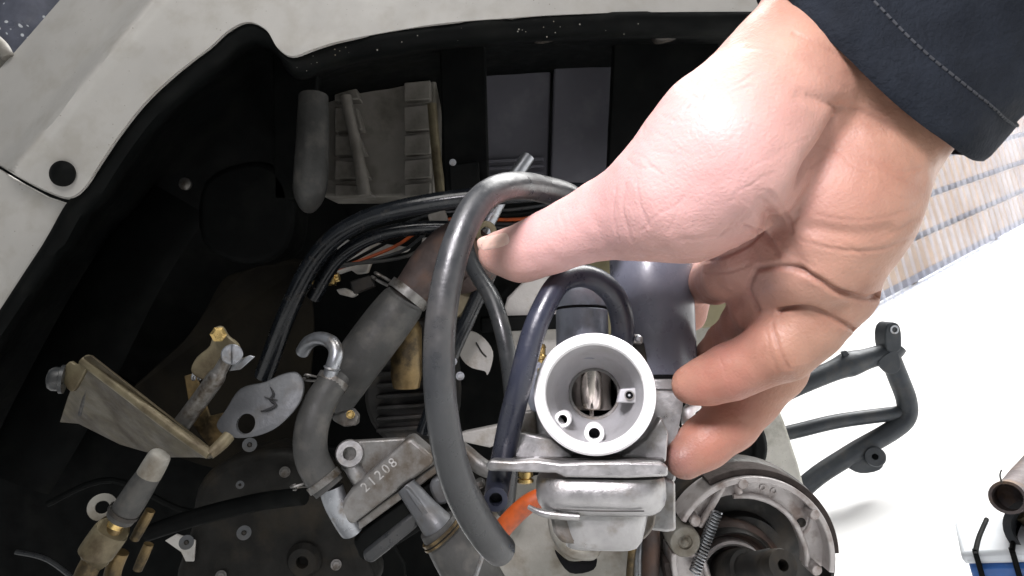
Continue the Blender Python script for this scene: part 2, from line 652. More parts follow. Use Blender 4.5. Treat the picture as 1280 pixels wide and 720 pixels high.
rc = catmull(RIM, 5)
oc = catmull(OUT, 5)
rows = []
# rounded return edge first, then the face
for k, (inw, dd) in enumerate(((2.0, .011), (0.3, .004), (0, .0012))):
    rows.append([P(x + inw * .3, y + inw, dpanel(x, y) + dd) for x, y in rc])
for t in np.linspace(.004, 1, 46):
    rows.append([P(a[0] + (b[0] - a[0]) * t, a[1] + (b[1] - a[1]) * t, dpanel(a[0] + (b[0] - a[0]) * t, a[1] + (b[1] - a[1]) * t)) for a, b in zip(rc, oc)])
panel = obj('body_panel', solid(loft(rows), FW * .0025), m_panel, sc, smooth=60, label='dirty white body panel with a ridge')
# lower side cover beyond the seam
low = [(-160, 130), (-60, 174), (-30, 196), (0, 212), (30, 230), (60, 246), (84, 254), (60, 296), (30, 342), (0, 388), (-40, 448), (-90, 520), (-200, 520)]
obj('side_cover', plate(low, .486, .003), m_panel, sc, smooth=0, bevel=.0012, label='plain white side cover beside the seam')
# push rivet
r = 14 * .472 / F
riv = obj('push_rivet', lathe(P(78, 217, .4725), -FW, [(r * 1.15, -.001), (r * 1.15, .0008), (r, .0016), (r * .75, .0034), (r * .3, .0046), (0, .0048)], 28), m_black, sc)
# small pale clip at the outer edge
obj('edge_clip', [T([(-20, 40, .53, 9), (2, 60, .52, 9), (10, 72, .52, 7)], 10), plate([(-20, 60), (4, 55), (12, 80), (-4, 92), (-20, 90)], .53, .004)], m_beige, sc)

# black lip and deep tray of the engine bay
OPEN = [(-160, 620), (-90, 522), (-40, 450), (0, 390), (30, 344), (60, 298), (84, 256), (107, 233), (125, 205), (150, 168), (180, 130), (220, 92), (262, 60), (285, 39), (310, 28), (333, 38), (347, 60), (365, 71), (395, 61), (430, 51), (500, 38), (560, 29), (640, 23), (700, 19), (800, 16), (950, 15), (1080, 14)]
op = catmull(OPEN, 5)
cx, cy = 520, 470
rows = []
for t, d in ((-.004, .482), (.004, .4795), (.02, .479), (.045, .482), (.06, .488), (.068, .50), (.07, .55), (.075, .60), (.10, .64), (.16, .70), (.24, .75), (.4, .79), (.8, .81)):
    rows.append([P(x + (cx - x) * t * (1 if y < 300 else .8), y + (cy - y) * t, d + .004 * noise.noise((x * .02, y * .02, t * 7))) for x, y in op])
obj('inner_fender', loft(rows), m_black, sc, smooth=50)
# closing wall of the bay below and behind
back = [(-220, 300), (200, 120), (990, 60), (1040, 200), (938, 380), (900, 430), (905, 760), (-220, 760)]
obj('bay_bulkhead', plate(back, .83, .004), m_black, sc, smooth=0)
# broad moulded steps on the black inner fender
for pts in ([(20, 600, .62, 46), (90, 470, .64, 50), (160, 340, .67, 46), (225, 250, .69, 40)],):
    obj('fender_step', T(pts, 16, flat=.3, flatdir=FW), m_black, sc)
obj('battery_tray_corner', plate(smoothpoly([(255, 225), (320, 200), (358, 225), (366, 275), (350, 318), (300, 330), (250, 300)], 4), .60, .05), m_black, sc, bevel=.006, seg=3)

# dusty flecks on the lip
fl = []
for k in range(30):
    x = random.uniform(360, 860)
    yy = np.interp(x, [365, 430, 560, 700, 950], [71, 51, 29, 19, 15]) + random.uniform(6, 26)
    s = random.uniform(.3, 1.1)
    fl.append(lathe(P(x, yy, .4788), -ray(x, yy), [(s * .478 / F, 0), (0, s * .3 * .478 / F)], 5))
obj('dust_fleck', fl, m_case, sc, kind='stuff')

# things seen through the upper gap: beige box with slats, lilac panels, black uprights
bxo = obj('storage_box', plate([(405, 62), (545, 55), (545, 246), (402, 246)], .70, .06), m_beige, sc, bevel=.003, smooth=0)
for k, (y0, y1) in enumerate(((74, 96), (100, 124), (130, 162), (166, 192), (197, 222), (227, 244))):
    obj('slat', plate([(505, y0 + 3), (538, y0), (538, y1), (505, y1 + 2)], .69, .012), m_beige, bxo, bevel=.0012)
    obj('slat', plate([(418, y0 + 3), (440 + k * 3, y0 + 4), (446 + k * 4, y1), (418, y1 + 2)], .684, .02), m_beige, bxo, bevel=.0015)
obj('corner_rib', T([(432, 120, .676, 7), (445, 180, .676, 7), (456, 244, .676, 8)], 10), m_beige, bxo)
obj('box_edge', T([(540, 130, .675, 6), (545, 190, .675, 6), (552, 248, .675, 7)], 10), m_cad, bxo)
lil = obj('grey_cover', plate([(592, 44), (690, 42), (684, 236), (592, 236)], .70, .03), m_lilac, sc, bevel=.002, smooth=0)
obj('cover_lid', plate([(694, 42), (776, 48), (764, 240), (688, 236)], .69, .03), m_lilac, sc, bevel=.002, smooth=0)
for k in range(4):
    obj('cover_ridge', plate([(600, 200 + k * 9), (680, 196 + k * 9), (680, 200 + k * 9), (600, 204 + k * 9)], .695, .004), m_lilac, lil, bevel=.0006)
for poly, d in (([(548, 34), (606, 30), (612, 250), (556, 254)], .60), ([(768, 30), (900, 20), (900, 180), (860, 250), (758, 240)], .62), ([(340, 66), (402, 54), (396, 110), (372, 250), (342, 250)], .60), ([(560, 205), (598, 200), (600, 240), (562, 246)], .58)):
    obj('bay_upright', plate(poly, d, .012), m_black, sc, bevel=.002)
bolt(566, 203, .578, 3.2, sc, m_steel)
obj('grey_boot', T([(392, 120, .585, 18), (391, 170, .58, 20), (389, 215, .575, 21), (387, 240, .575, 20), (386, 256, .58, 13), (386, 261, .585, 4)], 18), m_rub, sc)
for s in range(3):
    obj('upper_bracket', plate(smoothpoly([(500 + s * 160, 30), (540 + s * 160, 26), (548 + s * 150, 44), (520 + s * 150, 50)], 3), .56, .01), m_dark, sc, bevel=.002)
obj('cable', T([(560, 40, .55, 3), (640, 46, .55, 3), (720, 38, .55, 3), (860, 40, .55, 3)], 8), m_hose, sc)

# frame tubes
obj('frame_tube', T([(330, 470, .60, 12), (362, 385, .575, 12), (398, 318, .555, 12), (446, 279, .54, 12), (520, 257, .53, 12), (610, 245, .53, 12), (720, 240, .54, 12), (860, 250, .56, 12)], 18), m_blackg, sc, label='glossy black curved frame tube')
obj('frame_tube', T([(392, 372, .585, 9), (424, 322, .57, 9), (480, 292, .56, 9), (560, 285, .56, 9), (650, 300, .57, 9)], 14), m_blackg, sc)
obj('frame_tube', T([(628, 236, .56, 9), (602, 300, .57, 9), (576, 380, .585, 9), (546, 470, .60, 9)], 14), m_dark, sc)
obj('frame_tube', T([(612, 340, .55, 10), (584, 400, .56, 10), (562, 450, .57, 10), (530, 540, .58, 10)], 14), m_blackg, sc)
obj('brake_cable', T([(640, 300, .53, 4), (608, 350, .56, 4), (572, 410, .57, 4), (556, 520, .58, 4)], 8), m_hose, sc)

# mud flap
flap = smoothpoly([(305, 338), (345, 326), (384, 326), (388, 360), (392, 410), (388, 470), (380, 560), (300, 590), (200, 560), (160, 500), (190, 462), (230, 425), (255, 390), (278, 350)], 4)
obj('mud_flap', plate(flap, lambda x, y: .63 + .00012 * abs(x - 330), .004), m_flap, sc, smooth=0, bevel=.001, label='brown rubber flap')
obj('engine_guard', plate(smoothpoly([(150, 470), (270, 560), (420, 560), (470, 640), (470, 760), (-60, 760), (-60, 600), (60, 500)], 4), .66, .006), m_black, sc, bevel=.002)

# white casting glimpsed between the tubes, and brass union
obj('white_casting', plate([(421, 300), (424, 296), (446, 304), (462, 302), (512, 309), (508, 314), (470, 322), (462, 330), (458, 341), (446, 343), (438, 337), (421, 343)], .62, .012), m_white, sc, bevel=.0015, smooth=0)
obj('white_casting', plate([(528, 296), (542, 298), (540, 312), (526, 308)], .62, .01), m_white, sc, bevel=.001, smooth=0)
obj('white_casting', plate([(420, 362), (430, 360), (446, 368), (440, 372), (424, 368)], .62, .01), m_white, sc, bevel=.001, smooth=0)
obj('brass_union', [T([(392, 356, .60, 5), (410, 350, .60, 6), (424, 346, .60, 6)], 10), lathe(P(414, 349, .598), RT, [(0, -.004), (.006, -.004), (.006, .004), (0, .004)], 6)], m_brass, sc)

# thick intake boot with clamp and manifold
ax = (P(560, 310, .55) - P(430, 470, .53)).normalized()
obj('intake_boot', T([(412, 504, .53, 27), (428, 480, .53, 29), (452, 446, .53, 30), (482, 406, .535, 30), (502, 380, .54, 28), (508, 371, .54, 24)], 26), m_rub, sc, label='thick dusty grey rubber intake boot')
obj('intake_manifold', [T([(500, 384, .545, 22), (522, 355, .55, 25), (548, 330, .555, 34), (580, 318, .56, 44), (600, 340, .57, 40)], 22)], m_rust, sc)
loopclamp(511, 368, .545, 26, ax, sc, m_steel, True, earoff=(-.9, .5))
obj('manifold_flange', plate(smoothpoly([(560, 300), (590, 330), (592, 370), (572, 398), (552, 380), (548, 330)], 4), .56, .01), m_cad, sc, bevel=.002)
obj('amber_drain_cup', lathe(P(508, 440, .56), UP, [(0, -.03), (.011, -.03), (.013, -.02), (.013, .02), (.010, .026), (0, .028)], 20), m_gold, sc)
obj('cylinder_block', plate(smoothpoly([(470, 430), (520, 400), (560, 420), (570, 520), (540, 560), (480, 550), (455, 500)], 4), .60, .06), m_dark, sc, bevel=.004)
for k in range(7):
    obj('cooling_fin', plate([(470, 452 + k * 14), (556, 446 + k * 14), (558, 450 + k * 14), (470, 457 + k * 14)], .592, .03), m_dark, sc, bevel=.0008)

# speckled tag with a tail, pale shroud pieces
obj('pale_shroud_lug', plate(smoothpoly([(578, 420), (590, 414), (606, 424), (616, 440), (614, 458), (609, 469), (606, 464), (590, 460), (578, 450), (573, 435)], 3), .60, .004), m_white, sc, bevel=.001, smooth=0, label='pale oval lug with a small tail')
obj('lug_groove', T([(595, 428, .5985, 1), (602, 440, .5985, 1.2), (608, 446, .5985, 1)], 6), m_dark, sc)
shr = [(626, 398), (634, 372), (656, 350), (712, 340), (720, 400), (690, 404)]
obj('fan_shroud', plate(shr, .60, .02), m_white, sc, bevel=.002, smooth=0)
obj('fan_shroud', plate([(628, 408), (700, 404), (720, 540), (668, 560), (640, 470)], .62, .02), m_white, sc, bevel=.002, smooth=0)
obj('shroud_band', plate([(600, 396), (730, 392), (730, 410), (600, 416)], .59, .01), m_black, sc, bevel=.002)
obj('shroud_edge', plate([(556, 548), (582, 540), (640, 528), (644, 548), (612, 560)], .60, .01), m_white, sc, bevel=.002, smooth=0)
obj('olive_cover', plate([(690, 292), (1010, 280), (1010, 412), (905, 408), (760, 420), (700, 340)], .70, .02), m_olive, sc, bevel=.003, smooth=0, label='olive fibre cover behind the fingers')
obj('olive_lip', T([(700, 330, .68, 9), (740, 318, .68, 9), (800, 314, .68, 9), (870, 320, .68, 9)], 10), m_olive, sc)

# thin black hose left of the carburetor
obj('vacuum_hose', T([(590, 250, .50, 9), (582, 300, .47, 10), (592, 335, .44, 10), (616, 375, .42, 11), (632, 430, .41, 11), (641, 500, .41, 11), (640, 560, .42, 11), (632, 640, .44, 11)], 14), m_hose, sc, label='thin black hose')
obj('steel_strut', T([(660, 196, .56, 9), (628, 244, .55, 9), (604, 292, .55, 9)], 12), m_steel, sc)
obj('pivot_eye', [lathe(P(607, 290, .54), -ray(607, 290), [(.004, 0), (.009, 0), (.009, .008), (.004, .008)], 24, True)], m_cad, sc, bevel=.0006)
for (x, y) in ((602, 268), (615, 262), (575, 470), (566, 452)):
    bolt(x, y, .545, 4, sc, m_steel)

# speckled dark arm behind the big hose
obj('lever_arm', T([(545, 545, .50, 10), (575, 560, .49, 13), (600, 582, .48, 15), (622, 592, .48, 12)], 14, flat=.7), m_alud, sc)

# wiring, castings and fittings deep in the bay
for k in range(5):
    o_ = k * 5
    obj('wire', T([(396 + o_, 352 - o_, .60, 2.2), (470 + o_ * 2, 300 + o_, .61, 2.2), (540 + o_, 268 + k * 4, .60, 2.2), (640 + o_, 262 + k * 6, .60, 2.2), (720, 250 + k * 5, .62, 2.2)], 7), (m_hose, m_black, m_orange, m_hose, m_rub)[k], sc)
obj('connector', plate([(436, 352), (462, 344), (468, 358), (442, 368)], .60, .012), m_dark, sc, bevel=.0015)
obj('connector', plate([(534, 268), (556, 262), (560, 276), (538, 282)], .59, .010), m_beige, sc, bevel=.0012)
crk = obj('crankcase_cover', plate(smoothpoly([(250, 600), (300, 570), (372, 566), (420, 620), (452, 690), (450, 760), (230, 760), (236, 660)], 4), .535, .05), m_grime, sc, bevel=.008, seg=3)
obj('cast_boss', lathe(P(380, 700, .532), -FW, [(.005, -.004), (.012, -.004), (.014, 0), (.011, .005), (.005, .005)], 24, True), m_grime, crk)
for x, y in ((276, 720), (420, 706), (356, 590)):
    bolt(x, y, .532, 5, sc, m_clamp)
obj('swing_bracket', plate(smoothpoly([(480, 566), (540, 556), (600, 586), (640, 600), (640, 640), (590, 640), (520, 640)], 3), .51, .02), m_grime, sc, bevel=.003)
for x, y in ((600, 604), (628, 622), (574, 590)):
    bolt(x, y, .505, 5, sc, m_clamp)
obj('fuel_pipe', T([(560, 700, .47, 5), (590, 640, .48, 5), (640, 600, .50, 5)], 10), m_clamp, sc)
for k in range(3):
    obj('fender_bolt', lathe(P(168 + k * 64, 196 + k * 34, .64), -FW, [(.006, -.001), (.006, .002), (.003, .004), (0, .004)], 14), m_clamp, sc)

# ---- zinc bracket with its bolt at far left
dB = lambda x, y: .40 + .00085 * (y - 450 - .72 * (x - 108) * (1 if x < 262 else .95))
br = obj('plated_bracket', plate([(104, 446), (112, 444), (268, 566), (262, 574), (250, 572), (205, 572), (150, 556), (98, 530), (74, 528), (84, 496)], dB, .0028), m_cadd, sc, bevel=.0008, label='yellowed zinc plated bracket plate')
obj('bracket_lip', sweep([P(104, 450, .402), P(160, 493, .40), P(215, 535, .40), P(262, 568, .40)], [6.5 * .4 / F] * 4, 12, 4), m_cad, br)
obj('bracket_lip', T([(262, 568, .40, 7), (276, 556, .405, 8), (286, 545, .41, 8)], 12), m_cad, br)
obj('bracket_slot', T([(115, 470, .4155, 3), (106, 500, .444, 3.4), (100, 518, .462, 2.6)], 8), m_dark, br)
obj('bracket_tab', plate(smoothpoly([(76, 470), (86, 452), (96, 456), (106, 444), (112, 450), (98, 480), (88, 490)], 3), .402, .003), m_cad, br, bevel=.0006)
axb = (RT * -.85 - FW * .35 + UP * .1).normalized()
r = 15 * .40 / F
obj('bracket_bolt', lathe(P(76, 474, .402), axb, [(0, -.002), (r * 1.2, -.002), (r * 1.2, 0), (r, .0005), (r, r * .55), (r * .8, r * .85), (r * .35, r), (0, r)], 28), m_hose, br)

# ---- rod, lever and slotted screw of the choke linkage
obj('linkage_rod', T([(223, 536, .415, 11), (250, 500, .41, 11), (270, 472, .405, 11), (275, 464, .404, 8.5), (284, 448, .402, 8)], 18), m_clamp, sc)
lk = obj('linkage_lever', plate(smoothpoly([(238, 462), (246, 446), (262, 432), (266, 412), (276, 408), (284, 420), (296, 430), (300, 446), (290, 452), (274, 452), (262, 474), (246, 472)], 3), .412, .004), m_cad, sc, bevel=.0008)
rs = 13 * .395 / F
axs = -ray(290, 443)
scr = obj('slotted_screw', lathe(P(290, 443, .40), axs, [(0, -.004), (rs, -.004), (rs, .002), (rs * .9, .0028), (0, .003)], 28), m_steel, lk)
cut(scr, box(P(290, 443, .40) + axs * .003, RT * .0007, UP * .02, axs * .0013))
obj('pivot_bolt', lathe(P(273, 418, .405), -ray(273, 418), [(0, -.004), (.0048, -.004), (.0048, .002), (.0030, .0032), (.0030, .004), (0, .004)], 6), m_brass, lk, smooth=25)
obj('lever_blade', plate([(292, 452), (312, 444), (318, 446), (300, 462), (286, 464)], .408, .002), m_steel, lk, bevel=.0004)
obj('return_spring', T([(240 + 3 * math.cos(k * .9) + k * 1.0, 470 + 5 * math.sin(k * .9), .42 + .0006 * k, 1.6) for k in range(24)], 6, 2), m_steel, lk)
obj('gold_stay', plate([(230, 470), (244, 466), (262, 520), (280, 516), (292, 530), (262, 560), (240, 530)], .425, .002), m_gold, sc, bevel=.0006, smooth=0)
lev = obj('lever_plate', plate(smoothpoly([(270, 532), (282, 512), (300, 486), (330, 478), (352, 468), (370, 466), (379, 480), (376, 500), (362, 520), (340, 538), (312, 547), (284, 546)], 4), lambda x, y: .425 - .0002 * (y - 500) , .0032), m_levg, sc, bevel=.0009, label='rounded grey lever plate with a hole and ink mark')
cut(lev, lathe(P(307, 530, .419), FW, [(0, -.03), (12 * .42 / F, -.03), (12 * .42 / F, .05), (0, .05)], 28))
obj('ink_mark', [T([(338, 484, .4265, .8), (342, 492, .4250, 1.6), (338, 500, .4235, 1.4), (345, 506, .422, 1.8), (335, 512, .4208, 1.6), (326, 514, .4204, .8)], 6, 3), T([(330, 496, .424, .6), (340, 499, .4235, 1.2), (347, 500, .4233, .6)], 6, 3)], m_ink, lev)

# ---- capped stub hose and gold pipe at the bottom left
obj('stub_hose', T([(150, 648, .385, 17), (164, 628, .385, 17), (178, 606, .385, 16), (190, 588, .385, 14)], 20), m_rub, sc, label='short grey capped rubber stub')
obj('stub_cap', T([(186, 594, .385, 15), (194, 580, .385, 14.5), (200, 569, .385, 13), (202, 566, .385, 8)], 20), m_case, sc)
obj('stub_band', lathe(P(155, 640, .385), P(190, 588, .385) - P(150, 648, .385), [(.0082, -.0012), (.0088, -.0012), (.0088, .0012), (.0082, .0012)], 24, True), m_dark, sc)
gp = obj('gold_pipe', T([(100, 745, .378, 13), (108, 716, .38, 13), (122, 692, .382, 12.5), (140, 666, .386, 10), (149, 650, .387, 9)], 18), m_gold, sc)
obj('pipe_collar', T([(120, 692, .381, 20), (121, 690, .381, 21), (138, 666, .385, 21), (141, 662, .385, 19)], 22), m_cad, gp)
obj('pipe_bead', T([(142, 660, .384, 9), (147, 652, .385, 10), (152, 645, .386, 9)], 14), m_brass, gp)
obj('gold_pipe', T([(136, 745, .395, 10), (142, 712, .395, 10), (152, 690, .395, 9)], 14), m_gold, sc)
obj('gold_nipple', T([(168, 674, .40, 6), (178, 656, .40, 6.5), (188, 638, .40, 6)], 12), m_gold, sc)
ew = obj('washer_eye', lathe(P(128, 634, .39), -ray(128, 634), [(.0036, 0), (.0078, 0), (.0078, .0022), (.0036, .0022)], 24, True), m_case, sc, bevel=.0004)
for x, y, rr in ((305, 666, 7), (312, 556, 7), (233, 678, 7), (300, 606, 4)):
    q = rr * .52 / F
    wo = obj('washer_bolt', lathe(P(x, y, .52), -ray(x, y), [(q * .45, -.002), (q * 1.25, -.002), (q * 1.25, .0006), (q * .45, .0006)], 22, True), m_levg, sc)
    obj('bolt_end', lathe(P(x, y, .522), -ray(x, y), [(q * .5, -.002), (q * .38, .002), (0, .003)], 12), m_dark, wo)
obj('torn_tab', plate([(206, 676), (220, 668), (244, 676), (242, 702), (232, 702), (226, 690)], .53, .002), m_white, sc, bevel=.0004, smooth=0)
obj('gold_nipple', T([(172, 712, .42, 6), (180, 694, .42, 6.5), (186, 680, .42, 6)], 10), m_gold, sc)
obj('floor_cable', T([(20, 690, .5, 3), (60, 700, .5, 3), (100, 730, .5, 3)], 8), m_hose, sc)
obj('floor_cable', T([(60, 630, .58, 4), (140, 600, .58, 4), (240, 640, .58, 4), (330, 620, .58, 4)], 8), m_black, sc)
obj('drain_hose', T([(180, 668, .47, 10), (240, 648, .48, 11), (320, 628, .48, 11), (380, 620, .47, 11)], 12), m_black, sc)

# ---- S bend hose with silver elbow
obj('breather_hose', T([(422, 468, .445, 16), (412, 484, .44, 19), (398, 508, .435, 20.5), (389, 538, .43, 21), (389, 568, .43, 21), (399, 592, .43, 21), (412, 610, .43, 20)], 24), m_rub, sc, label='curved grey rubber breather hose')
elb = obj('silver_elbow', T([(378, 440, .462, 8.5), (386, 428, .455, 8.5), (400, 423, .448, 8.5), (414, 428, .442, 9), (420, 440, .438, 9), (416, 458, .436, 9), (412, 472, .438, 9)], 18), m_steel, sc)
obj('pipe_bead', lathe(P(415, 460, .436), P(412, 472, .438) - P(418, 450, .437), [(.0046, -.001), (.0056, 0), (.0046, .001)], 24), m_steel, elb)
axc = P(398, 506, .435) - P(424, 466, .445)
loopclamp(416, 477, .443, 19, axc, sc, m_steel, True, earoff=(-.95, .15))
loopclamp(405, 601, .43, 21, P(413, 612, .43) - P(394, 586, .43), sc, m_steel, True, earoff=(-.9, -.2))
obj('small_bracket', plate([(414, 520), (440, 512), (447, 520), (446, 532), (430, 534), (416, 526)], .455, .008), m_alud, sc, bevel=.001)
bolt(438, 518, .452, 4, sc, m_brass)

# ---- air valve with the stamped number
dv = .43
AV = [(431, 622), (438, 612), (506, 551), (514, 548), (541, 571), (541, 580), (440, 657), (430, 650), (424, 636)]
av = obj('air_valve', plate(AV, dv, .020), m_alud, sc, bevel=.0022, seg=3, label='grey air valve with a stamped number')
obj('valve_flange', plate([(426, 656), (431, 648), (545, 566), (549, 574), (549, 590), (440, 670), (430, 667)], dv + .006, .016), m_alud, av, bevel=.0012)
obj('flange_seam', T([(434, 662, dv + .0055, 1.2), (490, 620, dv + .0055, 1.2), (546, 580, dv + .0055, 1.2)], 6), m_dark, av)
obj('valve_cup', plate(smoothpoly([(446, 668), (500, 628), (548, 598), (562, 618), (558, 640), (500, 680), (458, 702), (446, 690)], 4), dv + .012, .028), m_black, av, bevel=.004, seg=3)
obj('valve_body', plate([(452, 690), (520, 636), (526, 644), (522, 660), (464, 706), (454, 702)], dv + .010, .02), m_hose, av, bevel=.004)
ear = obj('mounting_plate', plate([(424, 560), (436, 552), (505, 548), (512, 556), (470, 596), (446, 606), (426, 586)], dv + .010, .006), m_alud, av, bevel=.0012)
re_ = 17 * dv / F
obj('mounting_eye', lathe(P(437, 567, dv + .004), -ray(437, 567), [(re_ * .5, -.014), (re_ * .5, 0), (re_ * .95, 0), (re_ * 1.05, -.002), (re_ * 1.05, -.014)], 30, True), m_alu, av)
obj('eye_bore', lathe(P(437, 567, dv + .0125), -ray(437, 567), [(re_ * .52, 0), (0, 0)], 24), m_hole, av)
obj('mounting_boss', T([(438, 580, dv + .010, 10), (448, 596, dv + .010, 11), (458, 610, dv + .011, 11)], 16), m_alu, av)
obj('valve_inlet', T([(414, 610, dv + .006, 15), (420, 628, dv + .006, 15), (432, 648, dv + .008, 16), (440, 660, dv + .012, 16)], 20), m_steel, av)
obj('valve_outlet', T([(508, 608, dv + .002, 13), (528, 634, dv - .002, 16), (546, 656, dv - .006, 20), (556, 668, dv - .006, 22)], 22), m_levg, av)
obj('outlet_rib', plate([(505, 610), (510, 612), (548, 656), (540, 662)], dv - .012, .006), m_levg, av, bevel=.0008)
obj('valve_nozzle', plate(smoothpoly([(536, 606), (552, 596), (562, 610), (560, 628), (546, 630)], 3), dv + .004, .012), m_levg, av, bevel=.002)
axo = P(556, 668, dv) - P(528, 634, dv)
obj('outlet_hose', T([(546, 656, dv - .006, 24), (566, 684, dv - .004, 30), (588, 716, dv, 34), (606, 750, dv, 36)], 24), m_rub, sc)
loopclamp(552, 664, dv - .006, 27, axo, sc, m_gold, False, w=.07)
loopclamp(555, 668, dv - .006, 28, axo, sc, m_gold, False, w=.05)


def stamped(txt, org, ux, uy, h, mat, parent, name='stamped_number', extr=.0003):
    cu = bpy.data.curves.new('t', 'FONT')
    cu.body = txt
    cu.size = 1
    cu.extrude = .02
    cu.align_x = 'CENTER'
    cu.align_y = 'CENTER'
    cu.space_character = 1.35
    o = bpy.data.objects.new('t', cu)
    COL.objects.link(o)
    bpy.context.view_layer.update()
    me = bpy.data.meshes.new_from_object(o.evaluated_get(bpy.context.evaluated_depsgraph_get()))
    vs = [tuple(v.co) for v in me.vertices]
    fs = [tuple(p.vertices) for p in me.polygons]
    bpy.data.objects.remove(o)
    n = ux.cross(uy)
    return obj(name, ([org + ux * (v[0] * h) + uy * (v[1] * h) + n * (v[2] * extr / .02) for v in vs], fs), mat, parent, smooth=0)


u1 = (P(508, 562, dv) - P(440, 622, dv)).normalized()
u2 = (UP - u1 * u1.dot(UP)).normalized()
stamped('21208', P(474, 594, dv - .0002), u1, u2, 17 * dv / F, m_numb, av)

# ---- engine case under the carburetor
ec = obj('engine_case', plate(smoothpoly([(596, 690), (618, 652), (664, 624), (720, 620), (790, 640), (812, 660), (812, 780), (590, 780)], 4), lambda x, y: .46 + .00012 * abs(x - 700), .06), m_case, sc, bevel=.008, seg=4, label='dusty grey cast engine case')
obj('case_rim', T([(690, 640, .452, 6), (694, 668, .45, 6), (712, 690, .448, 6), (740, 694, .448, 6), (748, 680, .448, 5)], 10), m_case, ec)
obj('case_recess', plate(smoothpoly([(694, 690), (712, 704), (738, 702), (746, 694), (742, 712), (712, 716)], 4), .4522, .004), m_hole, ec)
obj('case_edge', T([(800, 640, .45, 5), (790, 690, .45, 5), (786, 740, .45, 5)], 10), m_gold, ec)
obj('pulley_cover', plate(smoothpoly([(792, 640), (815, 634), (834, 660), (838, 760), (790, 760)], 3), .47, .03), m_dark, sc, bevel=.004)
obj('silver_ring', T([(808, 650, .465, 6), (800, 690, .463, 8), (802, 740, .463, 8)], 12), m_steel, sc)
obj('case_tube', T([(806, 640, .455, 11), (814, 668, .455, 11), (812, 740, .455, 11)], 14), m_rust, sc)
bolt(836, 668, .455, 4, sc, m_steel)
obj('orange_fuel_hose', T([(616, 678, .40, 12), (634, 654, .39, 12), (660, 630, .385, 12), (690, 616, .385, 12)], 16), m_orange, sc, label='short bright orange fuel hose')
obj('wire_bail', T([(588, 740, .40, 3), (596, 716, .395, 3), (604, 690, .39, 3), (608, 660, .39, 3)], 8), m_steel, sc)

# ---- rear drum brake without its drum
bc = (934, 690)
dbk = .455
ub = RT
vb = UP
cB = P(bc[0], bc[1], dbk)
sp = dbk / F


def pol(rpx, deg, y=0.):
    a = math.radians(deg)
    return cB + ub * (rpx * sp * math.cos(a)) + vb * (rpx * sp * math.sin(a)) + FW * y


def sector(r0, r1, a0, a1, y0, y1, n=40):
    vs, fs = [], []
    for i in range(n + 1):
        a = a0 + (a1 - a0) * i / n
        ra = r0(a) if callable(r0) else r0
        vs += [pol(ra, a, y0), pol(r1, a, y0), pol(r1, a, y1), pol(ra, a, y1)]
    for i in range(n):
        k = 4 * i
        for j in range(4):
            fs.append((k + j, k + (j + 1) % 4, k + 4 + (j + 1) % 4, k + 4 + j))
    fs += [(0, 1, 2, 3), tuple(4 * n + j for j in (3, 2, 1, 0))]
    return vs, fs


bp = obj('brake_back_plate', lathe(P(bc[0] - 14, bc[1] + 2, dbk + .03), -FW, [(0, -.01), (128 * sp, -.01), (128 * sp, .004), (122 * sp, .012), (118 * sp, .012), (112 * sp, .004), (60 * sp, .004), (58 * sp, .014), (30 * sp, .014), (30 * sp, 0), (0, 0)], 72), m_dark, sc, label='dark round brake back plate')
obj('plate_rim', lathe(P(bc[0] - 16, bc[1] + 6, dbk + .042), -FW, [(124 * sp, -.004), (130 * sp, -.004), (133 * sp, 0), (130 * sp, .004), (124 * sp, .004)], 72, True), m_steel, bp)
obj('rubber_dust_ring', lathe(P(bc[0] - 15, bc[1] + 0, dbk + .030), -FW, [(117 * sp, -.002), (125 * sp, -.002), (126 * sp, .004), (122 * sp, .007), (117 * sp, .006)], 72, True), m_hose, bp)


def inner(a):
    # inner edge of the upper shoe's web, from the right end round to the pin
    return float(np.interp(a, [-12, 5, 20, 40, 62, 80, 100, 112, 125, 140, 152], [70, 68, 66, 67, 69, 71, 74, 77, 78, 74, 72]))


sh = obj('brake_shoe', sector(93, 100, -10, 152, -.012, .014), m_shoe, sc, bevel=.0008, label='upper pale alloy brake shoe')
obj('web', sector(inner, 94, -10, 152, -.002, .004), m_shoe, sh)
obj('lining', sector(100.4, 108, 2, 120, -.008, .012), m_lining, sh, bevel=.0005)
rib = [pol(inner(a) + 1, a, -.006) for a in np.linspace(-10, 106, 14)]
obj('web_rib', sweep(rib, [3.6 * sp] * len(rib), 10, 4), m_shoe, sh)
obj('web_rib', sweep([pol(70, 22, -.006), pol(80, 26, -.006), pol(90, 33, -.006)], [2.6 * sp] * 3, 8, 3), m_shoe, sh)
obj('web_rib', sweep([pol(80, 100, -.006), pol(86, 101, -.007), pol(95, 100, -.006)], [5 * sp] * 3, 10, 3), m_shoe, sh)
obj('web_rib', sweep([pol(72, 150, -.005), pol(74, 138, -.006), pol(80, 124, -.006), pol(92, 112, -.006)], [4.2 * sp] * 4, 10, 4), m_shoe, sh)
for rr, aa in ((92, 98), (92, 36), (78, -10), (84, 147)):
    c = pol(rr, aa, -.010)
    obj('shoe_boss', lathe(c, -FW, [(0, -.012), (7 * sp, -.012), (7 * sp, .0015), (5.5 * sp, .0026), (0, .0026)], 20), m_shoe, sh)
obj('oval_window', [lathe(pol(76, 30, -.0022), -FW, [(0, .0005), (4 * sp, .0005), (6 * sp, .0), (7 * sp, -.002)], 18)], m_dark, sh)
for aa in (78, 68):
    obj('cast_mark', lathe(pol(84, aa, -.0022), -FW, [(2.6 * sp, 0), (3.6 * sp, 0), (3.6 * sp, .0005), (2.6 * sp, .0005)], 18, True), m_shoe, sh)
s2 = obj('brake_shoe', sector(93, 100, 176, 262, -.012, .014), m_shoe, sc, bevel=.0008, label='lower pale alloy brake shoe')
